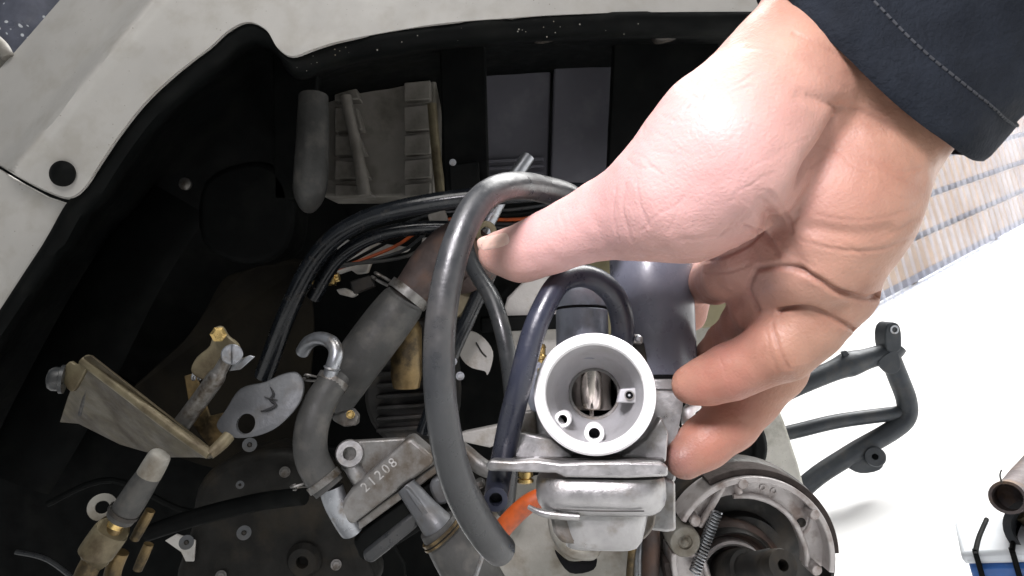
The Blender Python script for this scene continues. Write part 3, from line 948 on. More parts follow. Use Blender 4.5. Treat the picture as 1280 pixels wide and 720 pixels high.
obj('web', sector(lambda a: 56 + (a - 176) * .1, 94, 176, 262, -.002, .004), m_shoe, s2)
obj('web_rib', sweep([pol(58, 178, -.006), pol(58, 190, -.006), pol(62, 220, -.006)], [4 * sp] * 3, 10, 4), m_shoe, s2)
obj('web_rib', sweep([pol(94, 177, -.006), pol(76, 178, -.006), pol(58, 178, -.006)], [5 * sp] * 3, 10, 4), m_shoe, s2)
obj('lining', sector(100.4, 107, 184, 260, -.008, .012), m_lining, s2, bevel=.0005)
pn = obj('anchor_pin', lathe(P(856, 677, dbk - .012), -FW, [(0, -.02), (19 * sp, -.02), (19 * sp, 0), (17.5 * sp, .0012), (9 * sp, .0012), (8 * sp, .0002), (4.5 * sp, .0002), (4.2 * sp, .0028), (2.6 * sp, .0036), (0, .0036)], 36), m_case, sc)
hs = [P(896, 640, dbk - .008), P(868, 716, dbk - .008)]
dh = (hs[1] - hs[0])
e1 = dh.normalized().cross(FW).normalized()
pts = []
for k in range(20 * 8 + 1):
    a = 2 * math.pi * k / 8
    pts.append(hs[0] + dh * (k / 160) + e1 * (6.5 * sp * math.cos(a)) + FW * (6.5 * sp * math.sin(a)))
obj('return_spring', sweep(pts, [1.35 * sp] * len(pts), 6, 1), m_steel, sc)
hub = obj('wheel_hub_seal', lathe(P(914, 716, dbk + .01), -FW, [(66 * sp, -.012), (66 * sp, .004), (60 * sp, .008), (54 * sp, .006), (50 * sp, .002), (46 * sp, .004), (40 * sp, .003), (36 * sp, -.004), (34 * sp, -.008), (0, -.008)], 56), m_rust, sc)
obj('seal_ring', lathe(P(914, 716, dbk + .002), -FW, [(36 * sp, -.006), (36 * sp, .003), (39 * sp, .004), (42 * sp, .003), (42 * sp, -.006)], 48, True), m_shoe, hub)
obj('dust_lip', lathe(P(914, 716, dbk + .004), -FW, [(52 * sp, -.01), (52 * sp, .004), (55 * sp, .006), (58 * sp, .003), (58 * sp, -.01)], 48, True), m_dark, hub)
axl = [P(912, 716, dbk + .004), P(936, 712, dbk - .02), P(966, 708, dbk - .045), P(984, 706, dbk - .06)]
rA = 21 * (dbk - .06) / F
ax_ = (axl[3] - axl[0]).normalized()
axo_ = obj('axle_shaft', lathe(axl[0], ax_, [(0, 0), (rA * 1.45, 0), (rA * 1.45, .024), (rA * 1.35, .027), (rA * 1.1, .028)] + [(rA * (1.0 if k % 2 else 1.07), .029 + k * .0011) for k in range(26)] + [(rA * 1.02, .060), (rA * 1.0, .066), (rA * .92, .0685), (rA * .35, .0685), (rA * .30, .060), (0, .060)], 40), m_dark, sc, label='dark splined axle end with a centre hole')
obj('dark_clutch_drum', lathe(P(904, 560, .60), -FW, [(0, -.02), (.040, -.02), (.040, .0), (.036, .004), (.028, .004), (.026, 0), (0, 0)], 40), m_black, sc, bevel=.001)
obj('yellow_tag', plate([(914, 548), (922, 542), (920, 556), (912, 562)], .585, .001), m_gold, sc)

# ================================================================== tubular stand behind the pillar
dF = 1.0
st = empty('tubular_stand', Vector((P(1000, 640, dF).x, dF, 0)))
tag(st, 'dark welded tubular steel stand on the bright yard', 'stand')
obj('upright_tube', T([(930, 700, dF, 13), (1002, 612, dF, 12), (1060, 570, dF, 12), (1112, 540, dF, 12), (1132, 522, dF, 12), (1133, 500, dF, 12), (1122, 470, dF, 12), (1112, 445, dF, 12)], 16), m_frame, st)
obj('top_rail', T([(930, 518, dF, 12), (985, 488, dF, 12), (1040, 464, dF, 13), (1062, 455, dF, 16), (1085, 448, dF, 13), (1112, 440, dF, 13), (1120, 432, dF, 13)], 16), m_frame, st)
obj('cross_tube', T([(930, 553, dF + .003, 9), (990, 540, dF, 9), (1050, 526, dF, 9), (1126, 516, dF + .003, 9)], 14), m_frame, st)
obj('clevis', [plate(smoothpoly([(1107, 412), (1113, 403), (1123, 405), (1127, 416), (1126, 438), (1112, 440), (1107, 430)], 3), dF - .016, .03)], m_frame, st, bevel=.002)
obj('clevis_hole', lathe(P(1118, 412, dF - .0165), -FW, [(.004, -.001), (.0065, -.001), (.0065, .001), (.004, .001)], 20, True), m_steel, st)
obj('gusset', plate(smoothpoly([(1098, 452), (1120, 438), (1126, 460), (1112, 468)], 3), dF - .016, .006), m_frame, st, bevel=.001)
obj('tab', plate([(1052, 440), (1058, 438), (1068, 450), (1060, 454)], dF - .01, .006), m_frame, st, bevel=.0006)
obj('tab', plate([(1000, 466), (1006, 462), (1011, 472), (1003, 478)], dF - .01, .006), m_frame, st, bevel=.0006)
obj('bracket', plate(smoothpoly([(1062, 582), (1080, 562), (1098, 556), (1106, 574), (1100, 588), (1076, 592)], 3), dF - .008, .02), m_frame, st, bevel=.002)
obj('boss', lathe(P(1094, 571, dF - .024), -ray(1094, 571), [(.0045, -.03), (.0045, 0), (.013, 0), (.0145, -.002), (.0145, -.03)], 28, True), m_frame, st)

# ================================================================== blue box with the old exhaust on it
bx = empty('blue_box', G(1250, 770))
tag(bx, 'blue plastic box with pale ribbed lid under the exhaust pipes', 'box')
g0 = Vector((P(1205, 720, .62).x, .60, 0))
bxx = Vector((.86, -.5, 0)).normalized()
bxy = Vector((-bxx.y, bxx.x, 0))
zt = P(1205, 690, .62).z
base = Vector((P(1200, 690, .62).x, .62, 0))
cbx = base + bxx * .15 + bxy * .035
obj('tub', box(cbx + Vector((0, 0, (zt - .012) / 2)), bxx * .146, bxy * .031, Vector((0, 0, (zt - .012) / 2))), m_blue, bx, bevel=.006)
obj('lid', box(cbx + Vector((0, 0, zt - .006)), bxx * .15, bxy * .035, Vector((0, 0, .006))), m_bwhite, bx, bevel=.004)
for k in range(7):
    c = base + bxx * (.012 + k * .028) - bxy * .0005
    obj('rib', box(c + Vector((0, 0, (zt + .002) / 2)), bxx * .0022, bxy * .0055, Vector((0, 0, (zt + .002) / 2))), m_black, bx, bevel=.001)
    obj('rib', sweep([c + bxy * .0 + Vector((0, 0, zt + .001)), c + bxx * .006 + bxy * .03 + Vector((0, 0, zt + .001)), c + bxx * .016 + bxy * .066 + Vector((0, 0, zt + .001))], [.0022] * 3, 8, 4), m_black, bx)

ex = empty('exhaust_pipe', P(1290, 680, .60))
tag(ex, 'rusty dark open exhaust pipes lying on the blue box', 'exhaust')
obj('inlet_pipe', T([(1259, 622, .60, 20), (1272, 616, .64, 21), (1290, 596, .68, 21), (1330, 560, .72, 21), (1400, 540, .76, 21)], 26, hollow=.82), M('rusty_exhaust', (.13, .11, .11), .6, .5, var=.3, scale=50, bump=.3, dirt=(.20, .13, .08), dscale=40, damt=.5), ex)
obj('muffler_mouth', T([(1298, 662, .60, 37), (1318, 664, .64, 38), (1380, 668, .70, 40), (1460, 670, .78, 40)], 30, hollow=.76), m_frame, ex)
obj('pipe_joint', T([(1275, 640, .63, 10), (1290, 650, .63, 12)], 12), m_cad, ex)
obj('wire', T([(1252, 603, .60, 1.2), (1250, 594, .60, 1), (1252, 587, .60, .9)], 6), m_dark, ex)

# ================================================================== plastic sheet with painted sparkles beyond the panel
tr = []
for i in range(16):
    row = []
    for j in range(16):
        x, y = -160 + 300 * j / 15, -140 + 320 * i / 15
        row.append(P(x, y, 1.0 + .035 * noise.noise((x * .02, y * .02, 2))))
    tr.append(row)
tp_ = obj('plastic_sheet', solid(loft(tr), FW * .001), m_tarp, smooth=60)
tag(tp_, 'grey blue plastic sheet with sparkles painted as white flecks beyond the white panel', 'plastic sheet')

# ================================================================== carburetor
CX, CY, CD = 743, 492, .24
ca = ray(CX, CY)                              # bore axis, away from the camera
cr = (RT - ca * ca.dot(RT)).normalized()
cu_ = cr.cross(ca)
if cu_.dot(UP) < 0:
    cu_ = -cu_
cO = P(CX, CY, CD)
S0 = (cO - CAM).length / F * 1.0
dist0 = (cO - CAM).length


def c3(dx, dy, y=0.):
    """carburetor point seen dx, dy pixels (right, down) from the bore centre, y metres behind the rim"""
    k = CD / F * (1 + y / dist0)
    return cO + cr * (dx * k) - cu_ * (dy * k) + ca * y


def cp(px, py, y=0.):
    return c3(px - CX, py - CY, y)


def cR(rpx, y=0.):
    return rpx * CD / F * (1 + y / dist0)


def cplate(poly, y, th):
    fr = [cp(px, py, y) for px, py in poly]
    n = len(fr)
    vs = fr + [v + ca * th for v in fr]
    return vs, [tuple(range(n)), tuple(range(2 * n - 1, n - 1, -1))] + [(i, i + n, (i + 1) % n + n, (i + 1) % n) for i in range(n)]


def cT(pp, n=18, sub=6, **k):
    return sweep([cp(a, b, y) for a, b, y, r in pp], [cR(r, y) for a, b, y, r in pp], n, sub, **k)


cb = empty('carburetor', cp(740, 660, .03))
tag(cb, 'small aluminium carburetor with white intake rim gripped by the hand', 'carburetor')
# rim ring
ri, ro = cR(61.5), cR(76)
obj('intake_rim', lathe(cO, ca, [(ri + .0006, -.0004), (ro - .0009, -.0004), (ro, .0006), (ro, .005), (ro - .0006, .006), (ri + .001, .006), (ri, .0045), (ri, .0004)], 96, True), m_rim, cb, label='bright white machined intake rim')
bell = obj('intake_bell', lathe(cO, ca, [(ri + .0004, .0046), (ri - .0008, .010), (ri - .0022, .016), (cR(52), .022), (cR(43), .0275), (cR(38), .030), (cR(36.5), .034), (cR(36.5), .075), (cR(52), .075), (cR(56), .04), (cR(66), .02), (cR(73), .0058)], 80, True), m_bell, cb, label='grey funnel of the intake')
# throat lip, slide and needle
obj('throat_ring', lathe(cO, ca, [(cR(32.5), .0335), (cR(36.4), .0335), (cR(36.4), .036), (cR(32.5), .036)], 64, True), m_alud, cb)
ys = .046
sl = obj('throttle_slide', lathe(cp(739, 436, ys), -cu_, [(0, 0), (cR(25, ys), 0), (cR(25, ys), cR(74, ys)), (cR(24, ys), cR(76, ys)), (cR(8, ys), cR(72, ys)), (0, cR(66, ys))], 48), m_chrome, cb)
obj('needle', lathe(cp(739, 486, ys - .004), -cu_, [(0, 0), (cR(3.2, ys), 0), (cR(3.0, ys), cR(46, ys)), (0, cR(50, ys))], 14), m_chrome, sl)
obj('throat_floor', lathe(cO + ca * .074, ca, [(cR(36.4), 0), (0, 0)], 40), m_hole, cb)
# bosses in the bell
for (x, y, r1, r2, yy) in ((703, 524, 11, 6.2, .0085), (742, 541, 13, 7.4, .006)):
    b_ = obj('jet_boss', lathe(cp(x, y, yy), ca, [(cR(r2), .012), (cR(r2), 0), (cR(r1) - .0004, 0), (cR(r1), .0006), (cR(r1), .016)], 32), m_rim, cb)
    obj('jet_bore', lathe(cp(x, y, yy + .006), ca, [(cR(r2), 0), (0, 0.001)], 20), m_hole, b_)
nb = obj('air_passage', cplate([(775, 486), (802, 484), (808, 490), (808, 500), (800, 504), (770, 503)], .0160, .008), m_bell, cb, bevel=.0006)
obj('air_bore', lathe(cp(786, 494, .0157), ca, [(cR(6), 0), (0, .0004)], 20), m_hole, nb)
obj('air_bore_ring', lathe(cp(786, 494, .0155), ca, [(cR(5), -.0004), (cR(6.6), -.0004), (cR(6.6), .001), (cR(5), .001)], 24, True), m_alud, nb)

# mixing chamber body behind the bell
obj('chamber_body', cplate(smoothpoly([(672, 470), (700, 430), (770, 432), (790, 456), (806, 486), (846, 492), (850, 510), (836, 560), (822, 574), (660, 574), (640, 574), (640, 545), (662, 540), (666, 500)], 2), .026, .038), m_alu, cb)
cut(bpy.context.scene.objects['chamber_body'], lathe(cO, ca, [(0, .02), (cR(54), .02), (cR(40), .031), (cR(37.5), .035), (cR(37.5), .09), (0, .09)], 64))
obj('side_block', cplate([(640, 544), (652, 541), (690, 548), (712, 566), (716, 574), (638, 574)], .012, .02), m_alu, cb, bevel=.0006)
obj('body_gusset', cplate([(776, 566), (806, 548), (824, 520), (832, 540), (828, 574), (776, 574)], .014, .03), m_alu, cb, bevel=.0007)
obj('idle_screw_housing', cplate([(660, 455), (676, 450), (688, 462), (684, 514), (664, 516), (658, 500)], .022, .016), m_capm, cb, bevel=.0012)
obj('idle_post', cplate([(652, 514), (668, 512), (672, 545), (650, 548)], .022, .012), m_alud, cb, bevel=.001)
# brass nipple
yb = .024
rb = cR(8, yb)
obj('brass_nipple', lathe(cp(677, 468, yb), cu_, [(0, 0), (rb, 0), (rb, cR(8)), (rb * .7, cR(9)), (rb * .7, cR(20)), (rb * .95, cR(21)), (rb * .95, cR(25)), (rb * .65, cR(28)), (rb * .65, cR(36)), (rb * .8, cR(37)), (rb * .55, cR(42)), (0, cR(42))], 24), m_brass, cb)
# choke tower
yc = .034
rc_ = cR(33, yc)
ch = obj('choke_tower', lathe(cp(729, 450, yc), cu_, [(0, 0), (rc_, 0), (rc_, cR(62, yc)), (rc_ * .97, cR(63, yc)), (rc_ * .97, cR(66, yc)), (rc_, cR(67, yc)), (rc_ * .99, cR(84, yc)), (rc_ * .90, cR(92, yc)), (rc_ * .76, cR(97, yc)), (rc_ * .35, cR(98.5, yc)), (0, cR(99, yc))], 48), m_capm, cb, label='blue grey choke cap')
obj('choke_seam', lathe(cp(729, 450, yc) + cu_ * cR(64.5, yc), cu_, [(rc_ * .975, -.0005), (rc_ * .985, -.0005), (rc_ * .985, .0005), (rc_ * .975, .0005)], 48, True), m_hole, ch)
# tall throttle cap
yt = .052
rt_ = cR(51.5, yt)
kp = obj('throttle_cap', lathe(cp(817, 470, yt), cu_, [(0, 0), (rt_ * .99, 0), (rt_ * .99, cR(42, yt)), (rt_, cR(43, yt)), (rt_ * 1.0, cR(146, yt)), (rt_ * .97, cR(151, yt)), (rt_ * .80, cR(155, yt)), (rt_ * .74, cR(160, yt)), (0, cR(161, yt))], 64), m_cap, cb, label='tall blue grey plastic throttle cap')
obj('cap_rib', sweep([cp(866, 470, yt), cp(866, 400, yt), cp(866, 345, yt)], [cR(4, yt)] * 3, 10, 3), m_cap, kp)
obj('cap_collar', lathe(cp(820, 498, yt), cu_, [(0, 0), (rt_ * .96, 0), (rt_ * .96, cR(10, yt)), (rt_ * 1.03, cR(11, yt)), (rt_ * 1.03, cR(22, yt)), (rt_ * .9, cR(25, yt)), (0, cR(25, yt))], 56), m_alu, cb, bevel=.0003)
obj('collar_seam', lathe(cp(818, 472, yt), cu_, [(rt_ * .9, -.0006), (rt_ * 1.01, -.0006), (rt_ * 1.01, .0006), (rt_ * .9, .0006)], 56, True), m_hole, cb)
bk = obj('hose_bracket', cplate([(768, 421), (800, 418), (805, 422), (804, 430), (770, 428)], .024, .006), m_alu, cb, bevel=.0005)
bolt_c = cp(799, 424, .023)
obj('bracket_screw', lathe(bolt_c, -ca, [(0, -.002), (cR(5), -.002), (cR(5), .0006), (cR(3), .0012), (0, .0012)], 18), m_steel, bk)
obj('dark_gap_link', cplate([(792, 428), (806, 428), (812, 470), (800, 470)], .034, .01), m_dark, cb, bevel=.0008)
obj('pump_link', cplate([(815, 502), (842, 500), (846, 524), (820, 526)], .040, .02), m_dark, cb, bevel=.001)
obj('cable_guide', cT([(868, 505, .05, 7), (858, 512, .048, 8), (856, 530, .046, 8)], 12), m_rim, cb)
# float bowl: flange plate, screw, bowl, drain foot
fp = obj('bowl_flange', cplate([(606, 578), (612, 574), (640, 575), (668, 573), (700, 577), (735, 575), (780, 574), (822, 575), (830, 579), (830, 591), (780, 594), (706, 594), (694, 589), (640, 588), (612, 588), (606, 585)], -.001, .044), m_alu, cb, bevel=.0009, seg=2)
obj('flange_gasket', cplate([(640, 571), (826, 571), (826, 575), (640, 575)], .006, .036), m_dark, cb)
rs = cR(10.5)
obj('bowl_screw', lathe(cp(656, 588, .008), -cu_, [(0, 0), (rs * .95, 0), (rs * .95, cR(6)), (rs * .75, cR(6.5)), (rs * .75, cR(8)), (rs, cR(9)), (rs, cR(13)), (rs * .6, cR(15)), (0, cR(15))], 20), m_brass, cb)


def bowl_ring(y, hw0, hw1, cxp, cyy, depth, n=48, e=.55):
    """rounded rectangle ring, seen from the front at pixel row y"""
    o = []
    for j in range(n):
        a = 2 * math.pi * j / n
        sx = math.copysign(abs(math.cos(a)) ** e, math.cos(a))
        sy = math.copysign(abs(math.sin(a)) ** e, math.sin(a))
        o.append(cp(cxp, y, cyy) + cr * (cR(hw0) * sx) + ca * (depth * sy))
    return o


def ringstack(rs_):
    n = len(rs_[0])
    vs = [v for r in rs_ for v in r]
    fs = []
    for i in range(len(rs_) - 1):
        for j in range(n):
            fs.append((i * n + j, i * n + (j + 1) % n, (i + 1) * n + (j + 1) % n, (i + 1) * n + j))
    fs.append(tuple(range(n)))
    fs.append(tuple((len(rs_) - 1) * n + j for j in range(n))[::-1])
    return vs, fs


obj('float_bowl', ringstack([bowl_ring(y, w, 0, cx_, .022, dp) for y, w, cx_, dp in ((589, 82, 748, .019), (596, 84, 748, .0205), (612, 84, 748, .0205), (620, 82, 748, .0195), (627, 77, 748, .0175), (631, 70, 748, .0155))]), m_alu, cb, bevel=.0)
obj('bowl_lip', cT([(660, 630, .008, 3.5), (676, 637, .006, 5), (700, 640, .005, 5.5), (722, 641, .005, 5)], 12, flat=.8), m_alu, cb)
obj('bowl_foot', ringstack([bowl_ring(y, w, 0, cx_, .022, dp, e=.4) for y, w, cx_, dp in ((628, 56, 752, .014), (640, 54, 752, .0138), (662, 50, 750, .0125), (670, 46, 748, .011), (673, 40, 747, .009))]), m_alu, cb)
obj('foot_strut', cplate([(686, 640), (716, 640), (728, 664), (722, 674), (700, 672), (690, 660)], .010, .012), m_alud, cb, bevel=.0014)
obj('drain_spout', cplate(smoothpoly([(792, 634), (812, 628), (812, 648), (800, 664), (790, 664)], 2), .018, .01), m_alud, cb, bevel=.001)
obj('bowl_seam', cT([(690, 632, .0025, 1), (748, 633, .002, 1), (800, 632, .003, 1)], 6), m_dark, cb)
obj('pump_cover', cplate([(806, 596), (822, 592), (838, 598), (837, 654), (826, 656), (806, 654)], .024, .016), m_alu, cb, bevel=.0010)
obj('cover_upper', cplate([(824, 520), (842, 524), (850, 540), (838, 598), (824, 598)], .030, .014), m_alu, cb, bevel=.0010)

# hoses that come off with the carburetor
obj('vent_hose', cT([(779, 428, .026, 15), (780, 404, .022, 15), (772, 372, .016, 15), (752, 350, .010, 15), (726, 342, .004, 15), (700, 352, -.002, 15), (680, 384, -.005, 15.5), (664, 424, -.006, 15.5), (651, 474, -.004, 15.5), (638, 524, .006, 15.5), (629, 566, .012, 15), (623, 596, .013, 15), (620, 614, .008, 15), (619, 622, -.001, 15)], 22, hollow=.55), m_hose2, cb, label='dark blue rubber vent hose bent over the choke cap')
dh_ = .205
obj('fuel_hose', T([(756, 292, .275, 17), (716, 250, .265, 17), (676, 236, .25, 17), (644, 232, .232, 17.5), (614, 240, .220, 18), (590, 264, .213, 18.5), (569, 312, .208, 19), (555, 372, .205, 19.6), (549, 430, .204, 20), (550, 490, .204, 20.4), (558, 550, .207, 21), (572, 602, .212, 21.5), (592, 644, .219, 21.5), (614, 676, .227, 21), (626, 688, .232, 20)], 26, hollow=.6), m_hose, cb, label='thick grey black fuel hose hanging in an arc')

# ================================================================== the hand
def smin(a, b, k):
    h = np.clip(.5 + .5 * (b - a) / k, 0, 1)
    return b + (a - b) * h - k * h * (1 - h)


HV = .0013
x0, x1 = VV(560, 0, .26).x, .245
y0, y1 = .145, .335
z0, z1 = VV(0, 640, .26).z, .135
gx = np.arange(x0, x1, HV, dtype=np.float32)
gy = np.arange(y0, y1, HV, dtype=np.float32)
gz = np.arange(z0, z1, HV, dtype=np.float32)
X, Y, Z = gx[:, None, None], gy[None, :, None], gz[None, None, :]


def cone(a, b, flat=1.0):
    """rounded cone between two (px, py, d, rpx)"""
    A, Bv = np.array(VV(*a[:3])), np.array(VV(*b[:3]))
    ra, rb_ = a[3] * a[2] / F, b[3] * b[2] / F
    d = Bv - A
    L2 = float(d @ d)
    px_, py_, pz_ = X - A[0], Y - A[1], Z - A[2]
    t = np.clip((px_ * d[0] + py_ * d[1] + pz_ * d[2]) / L2, 0, 1)
    dx, dy, dz = px_ - t * d[0], py_ - t * d[1], pz_ - t * d[2]
    return np.sqrt(dx * dx + (dy / flat) ** 2 + dz * dz) - (ra + t * (rb_ - ra))


def chain(pts, k=.004, flat=1.0):
    o = None
    for a, b in zip(pts[:-1], pts[1:]):
        c = cone(a, b, flat)
        o = c if o is None else smin(o, c, k)
    return o


thumb = chain([(850, 245, .212, 80), (800, 262, .220, 60), (756, 274, .228, 47), (716, 290, .234, 39), (684, 304, .239, 36), (652, 317, .244, 33), (624, 316, .247, 27)], .005)
thenar = chain([(1000, 85, .210, 92), (905, 195, .203, 96), (850, 240, .207, 78)], .010)
wristL = chain([(1190, -150, .215, 100), (1045, 30, .212, 95)], .012)
wristR = chain([(1250, -50, .220, 96), (1112, 118, .217, 86)], .012)
hypo = chain([(1100, 150, .216, 84), (1044, 258, .214, 86), (1022, 318, .217, 78)], .010)
mid = chain([(1040, 130, .222, 90), (990, 230, .231, 70), (990, 290, .231, 50)], .010)
palm = smin(smin(wristL, wristR, .018), mid, .014)
palm = smin(palm, hypo, .010)
palm = smin(palm, thenar, .0045)
palm = smin(palm, thumb, .010)
pinky = chain([(1040, 362, .219, 54), (1008, 408, .222, 42), (976, 434, .225, 42), (940, 453, .231, 34), (912, 465, .236, 34), (884, 476, .241, 29), (864, 481, .244, 25)], .0035)
ringf = chain([(1006, 360, .223, 42), (990, 414, .240, 40), (968, 462, .250, 37), (940, 498, .255, 33), (912, 528, .258, 34), (880, 554, .258, 31), (856, 573, .257, 26)], .0035)
middle = chain([(978, 348, .223, 42), (948, 386, .238, 31), (928, 403, .254, 25), (906, 426, .278, 22), (888, 444, .292, 20)], .003)
index = chain([(938, 322, .226, 40), (912, 344, .244, 31), (893, 352, .275, 27), (866, 354, .318, 26), (862, 394, .326, 21)], .003)
hand = smin(palm, index, .0045)
hand = smin(hand, middle, .003)
hand = smin(hand, ringf, .003)
hand = smin(hand, pinky, .0022)


def surface_nets(v, org, h):
    s = v < 0
    nx, ny, nz = v.shape
    cnt = np.zeros((nx - 1, ny - 1, nz - 1), np.float32)
    acc = np.zeros((nx - 1, ny - 1, nz - 1, 3), np.float32)
    cor = [(i, j, k) for i in (0, 1) for j in (0, 1) for k in (0, 1)]

    def sl(c):
        return (slice(c[0], nx - 1 + c[0]), slice(c[1], ny - 1 + c[1]), slice(c[2], nz - 1 + c[2]))
    for a in cor:
        for ax in range(3):
            if a[ax]:
                continue
            b = list(a)
            b[ax] = 1
            va, vb_ = v[sl(a)], v[sl(b)]
            m = s[sl(a)] != s[sl(b)]
            t = np.where(m, va / np.where(m, va - vb_, 1), 0)
            cnt += m
            for c in range(3):
                acc[..., c] += np.where(m, a[c] + (t if c == ax else 0), 0)
    act = cnt > 0
    idx = -np.ones(act.shape, np.int64)
    ii = np.argwhere(act)
    idx[act] = np.arange(len(ii))
    pos = (ii + acc[act] / cnt[act][:, None]) * h + np.array(org)
    faces = []
    for ax in range(3):
        b, c = [q for q in range(3) if q != ax]
        lo = [slice(None)] * 3
        hi = [slice(None)] * 3
        lo[ax] = slice(0, -1)
        hi[ax] = slice(1, None)
        sa, sb = s[tuple(lo)], s[tuple(hi)]
        e = np.argwhere(sa != sb)
        ok = (e[:, b] > 0) & (e[:, c] > 0) & (e[:, b] < v.shape[b] - 1) & (e[:, c] < v.shape[c] - 1)
        e = e[ok]
        q = []
        for ob, oc_ in ((0, 0), (-1, 0), (-1, -1), (0, -1)):
            f = e.copy()
            f[:, b] += ob
            f[:, c] += oc_
            q.append(idx[f[:, 0], f[:, 1], f[:, 2]])
        q = np.stack(q, 1)
        fl_ = sa[e[:, 0], e[:, 1], e[:, 2]]
        if ax == 1:
            fl_ = ~fl_
        q[~fl_] = q[~fl_][:, ::-1]
        faces.append(q)
    return pos, np.concatenate(faces)


pos, fac = surface_nets(hand, (x0, y0, z0), HV)
del hand, palm, thumb, thenar, wristL, wristR, hypo, mid, pinky, ringf, middle, index
# smooth and refine once, then press in the creases
me = bpy.data.meshes.new('hand_tmp')
me.from_pydata(pos.tolist(), [], fac.tolist())
ho = bpy.data.objects.new('hand_tmp', me)
COL.objects.link(ho)
md = ho.modifiers.new('s', 'SMOOTH')
md.factor = .5
md.iterations = 4
md = ho.modifiers.new('u', 'SUBSURF')
md.levels = md.render_levels = 1
bpy.context.view_layer.update()
m2 = bpy.data.meshes.new_from_object(ho.evaluated_get(bpy.context.evaluated_depsgraph_get()))
bpy.data.objects.remove(ho)
bm = bmesh.new()
bm.from_mesh(m2)
bmesh.ops.recalc_face_normals(bm, faces=bm.faces)
bm.to_mesh(m2)
bm.free()
nv = len(m2.vertices)
co = np.empty(nv * 3)
m2.vertices.foreach_get('co', co)
co = co.reshape(-1, 3)
nr = np.empty(nv * 3)
m2.vertices.foreach_get('normal', nr)
nr = nr.reshape(-1, 3)
pxy = np.stack([co[:, 0] / co[:, 1] * F + 640, 360 - co[:, 2] / co[:, 1] * F], 1)
facing = -(nr * (co / np.linalg.norm(co, axis=1)[:, None])).sum(1)
crease = np.zeros(nv)
disp = np.zeros(nv)


def polydist(pl):
    best = np.full(nv, 1e9)
    pl = [tuple(map(float, p)) for p in catmull(pl, 5)] if len(pl) > 2 else pl
    for a, b in zip(pl[:-1], pl[1:]):
        a, b = np.array(a), np.array(b)
        d = b - a
        t = np.clip(((pxy - a) @ d) / (d @ d + 1e-9), 0, 1)
        best = np.minimum(best, np.linalg.norm(pxy - a - t[:, None] * d, axis=1))
    return best


CR = [  # polyline, width px, depth mm, colour strength, depth limits
    ([(1060, 140), (1030, 190), (1000, 238), (968, 276)], 26, 4.0, .35, 0, .25),
    ([(955, 255), (985, 300), (1000, 335)], 18, 2.2, .25, 0, .25),
    ([(1010, 284), (1060, 292), (1110, 288)], 16, 1.4, .15, 0, .25),
    ([(1000, 120), (1050, 132), (1110, 158)], 16, 1.6, .15, 0, .25),
    ([(1048, 150), (1020, 200), (992, 246), (960, 280), (925, 300)], 7, 1.0, .6, .0, .25),
    ([(948, 335), (985, 333), (1018, 346), (1052, 366), (1088, 372), (1112, 364)], 6, 3.2, .95, 0, .25),
    ([(1000, 300), (1050, 312), (1100, 312), (1140, 296)], 4, .5, .3, 0, .25),
    ([(1020, 268), (1070, 276), (1120, 268), (1148, 255)], 4, .35, .22, 0, .25),
    ([(975, 388), (1010, 384), (1042, 398), (1068, 412)], 5, 2.6, .9, 0, .25),
    ([(992, 42), (1035, 62), (1080, 90), (1116, 108)], 4, .5, .35, 0, .25),
    ([(1010, 118), (1040, 130), (1075, 138), (1108, 152)], 4, .8, .5, 0, .25),
    ([(930, 60), (990, 70), (1040, 100), (1100, 140)], 4, .3, .15, 0, .25),
] + [
    ([(x + 24 * t * math.cos(a) * l, y + 24 * t * math.sin(a) * l + 3 * math.sin(t * 5 + a * 9)) for t in (-1, -.3, .3, 1)], 2.6, .28, .22, 0, .26)
    for x, y, a, l in [(random.uniform(800, 1130), random.uniform(60, 330), random.choice((.5, -.6, 2.0, .2)) + random.uniform(-.3, .3), random.uniform(.5, 1.8)) for _ in range(46)]
] + [
    ([(783, 232), (778, 262), (790, 300)], 4, .5, .3, 0, .25),
    ([(770, 236), (766, 266), (774, 300)], 3, .35, .22, 0, .25),
    ([(796, 226), (800, 256), (812, 284)], 3, .3, .15, 0, .25),
    ([(700, 268), (706, 290), (700, 326)], 3, .25, .15, 0, .26),
    ([(882, 326), (910, 318), (940, 303), (952, 290)], 4, 1.4, .7, 0, .27),
    ([(880, 340), (910, 340), (938, 330)], 3, .4, .3, 0, .27),
    ([(944, 340), (937, 362), (948, 388)], 5, 1.8, .8, 0, .27),
    ([(965, 405), (972, 430), (985, 460)], 3.5, .9, .5, 0, .25),
    ([(958, 412), (962, 436), (972, 464)], 3, .35, .2, 0, .25),
    ([(900, 448), (908, 470), (916, 492)], 3, .3, .2, 0, .25),
    ([(915, 515), (930, 530), (948, 540)], 3, .35, .25, .23, .3),
    ([(960, 240), (980, 262), (990, 290)], 5, 1.2, .5, 0, .25),
    ([(930, 282), (960, 296), (975, 320)], 4, 1.2, .6, 0, .25),
    ([(1090, 200), (1120, 215), (1150, 210)], 4, .3, .2, 0, .25),
    ([(850, 300), (900, 292), (940, 262)], 5, .3, .1, 0, .25),
]
nz0 = np.clip(np.array([noise.noise((p[0] * 95, p[1] * 95, p[2] * 95 + 5)) for p in co]) * .9 + .5, 0, 1)
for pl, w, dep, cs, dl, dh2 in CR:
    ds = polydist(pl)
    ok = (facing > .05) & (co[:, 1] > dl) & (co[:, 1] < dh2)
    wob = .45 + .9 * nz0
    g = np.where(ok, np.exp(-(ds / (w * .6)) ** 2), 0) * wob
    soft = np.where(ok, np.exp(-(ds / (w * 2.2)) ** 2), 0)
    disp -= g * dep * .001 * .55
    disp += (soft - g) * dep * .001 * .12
    crease = np.maximum(crease, g * cs * .42 + soft * cs * .16)
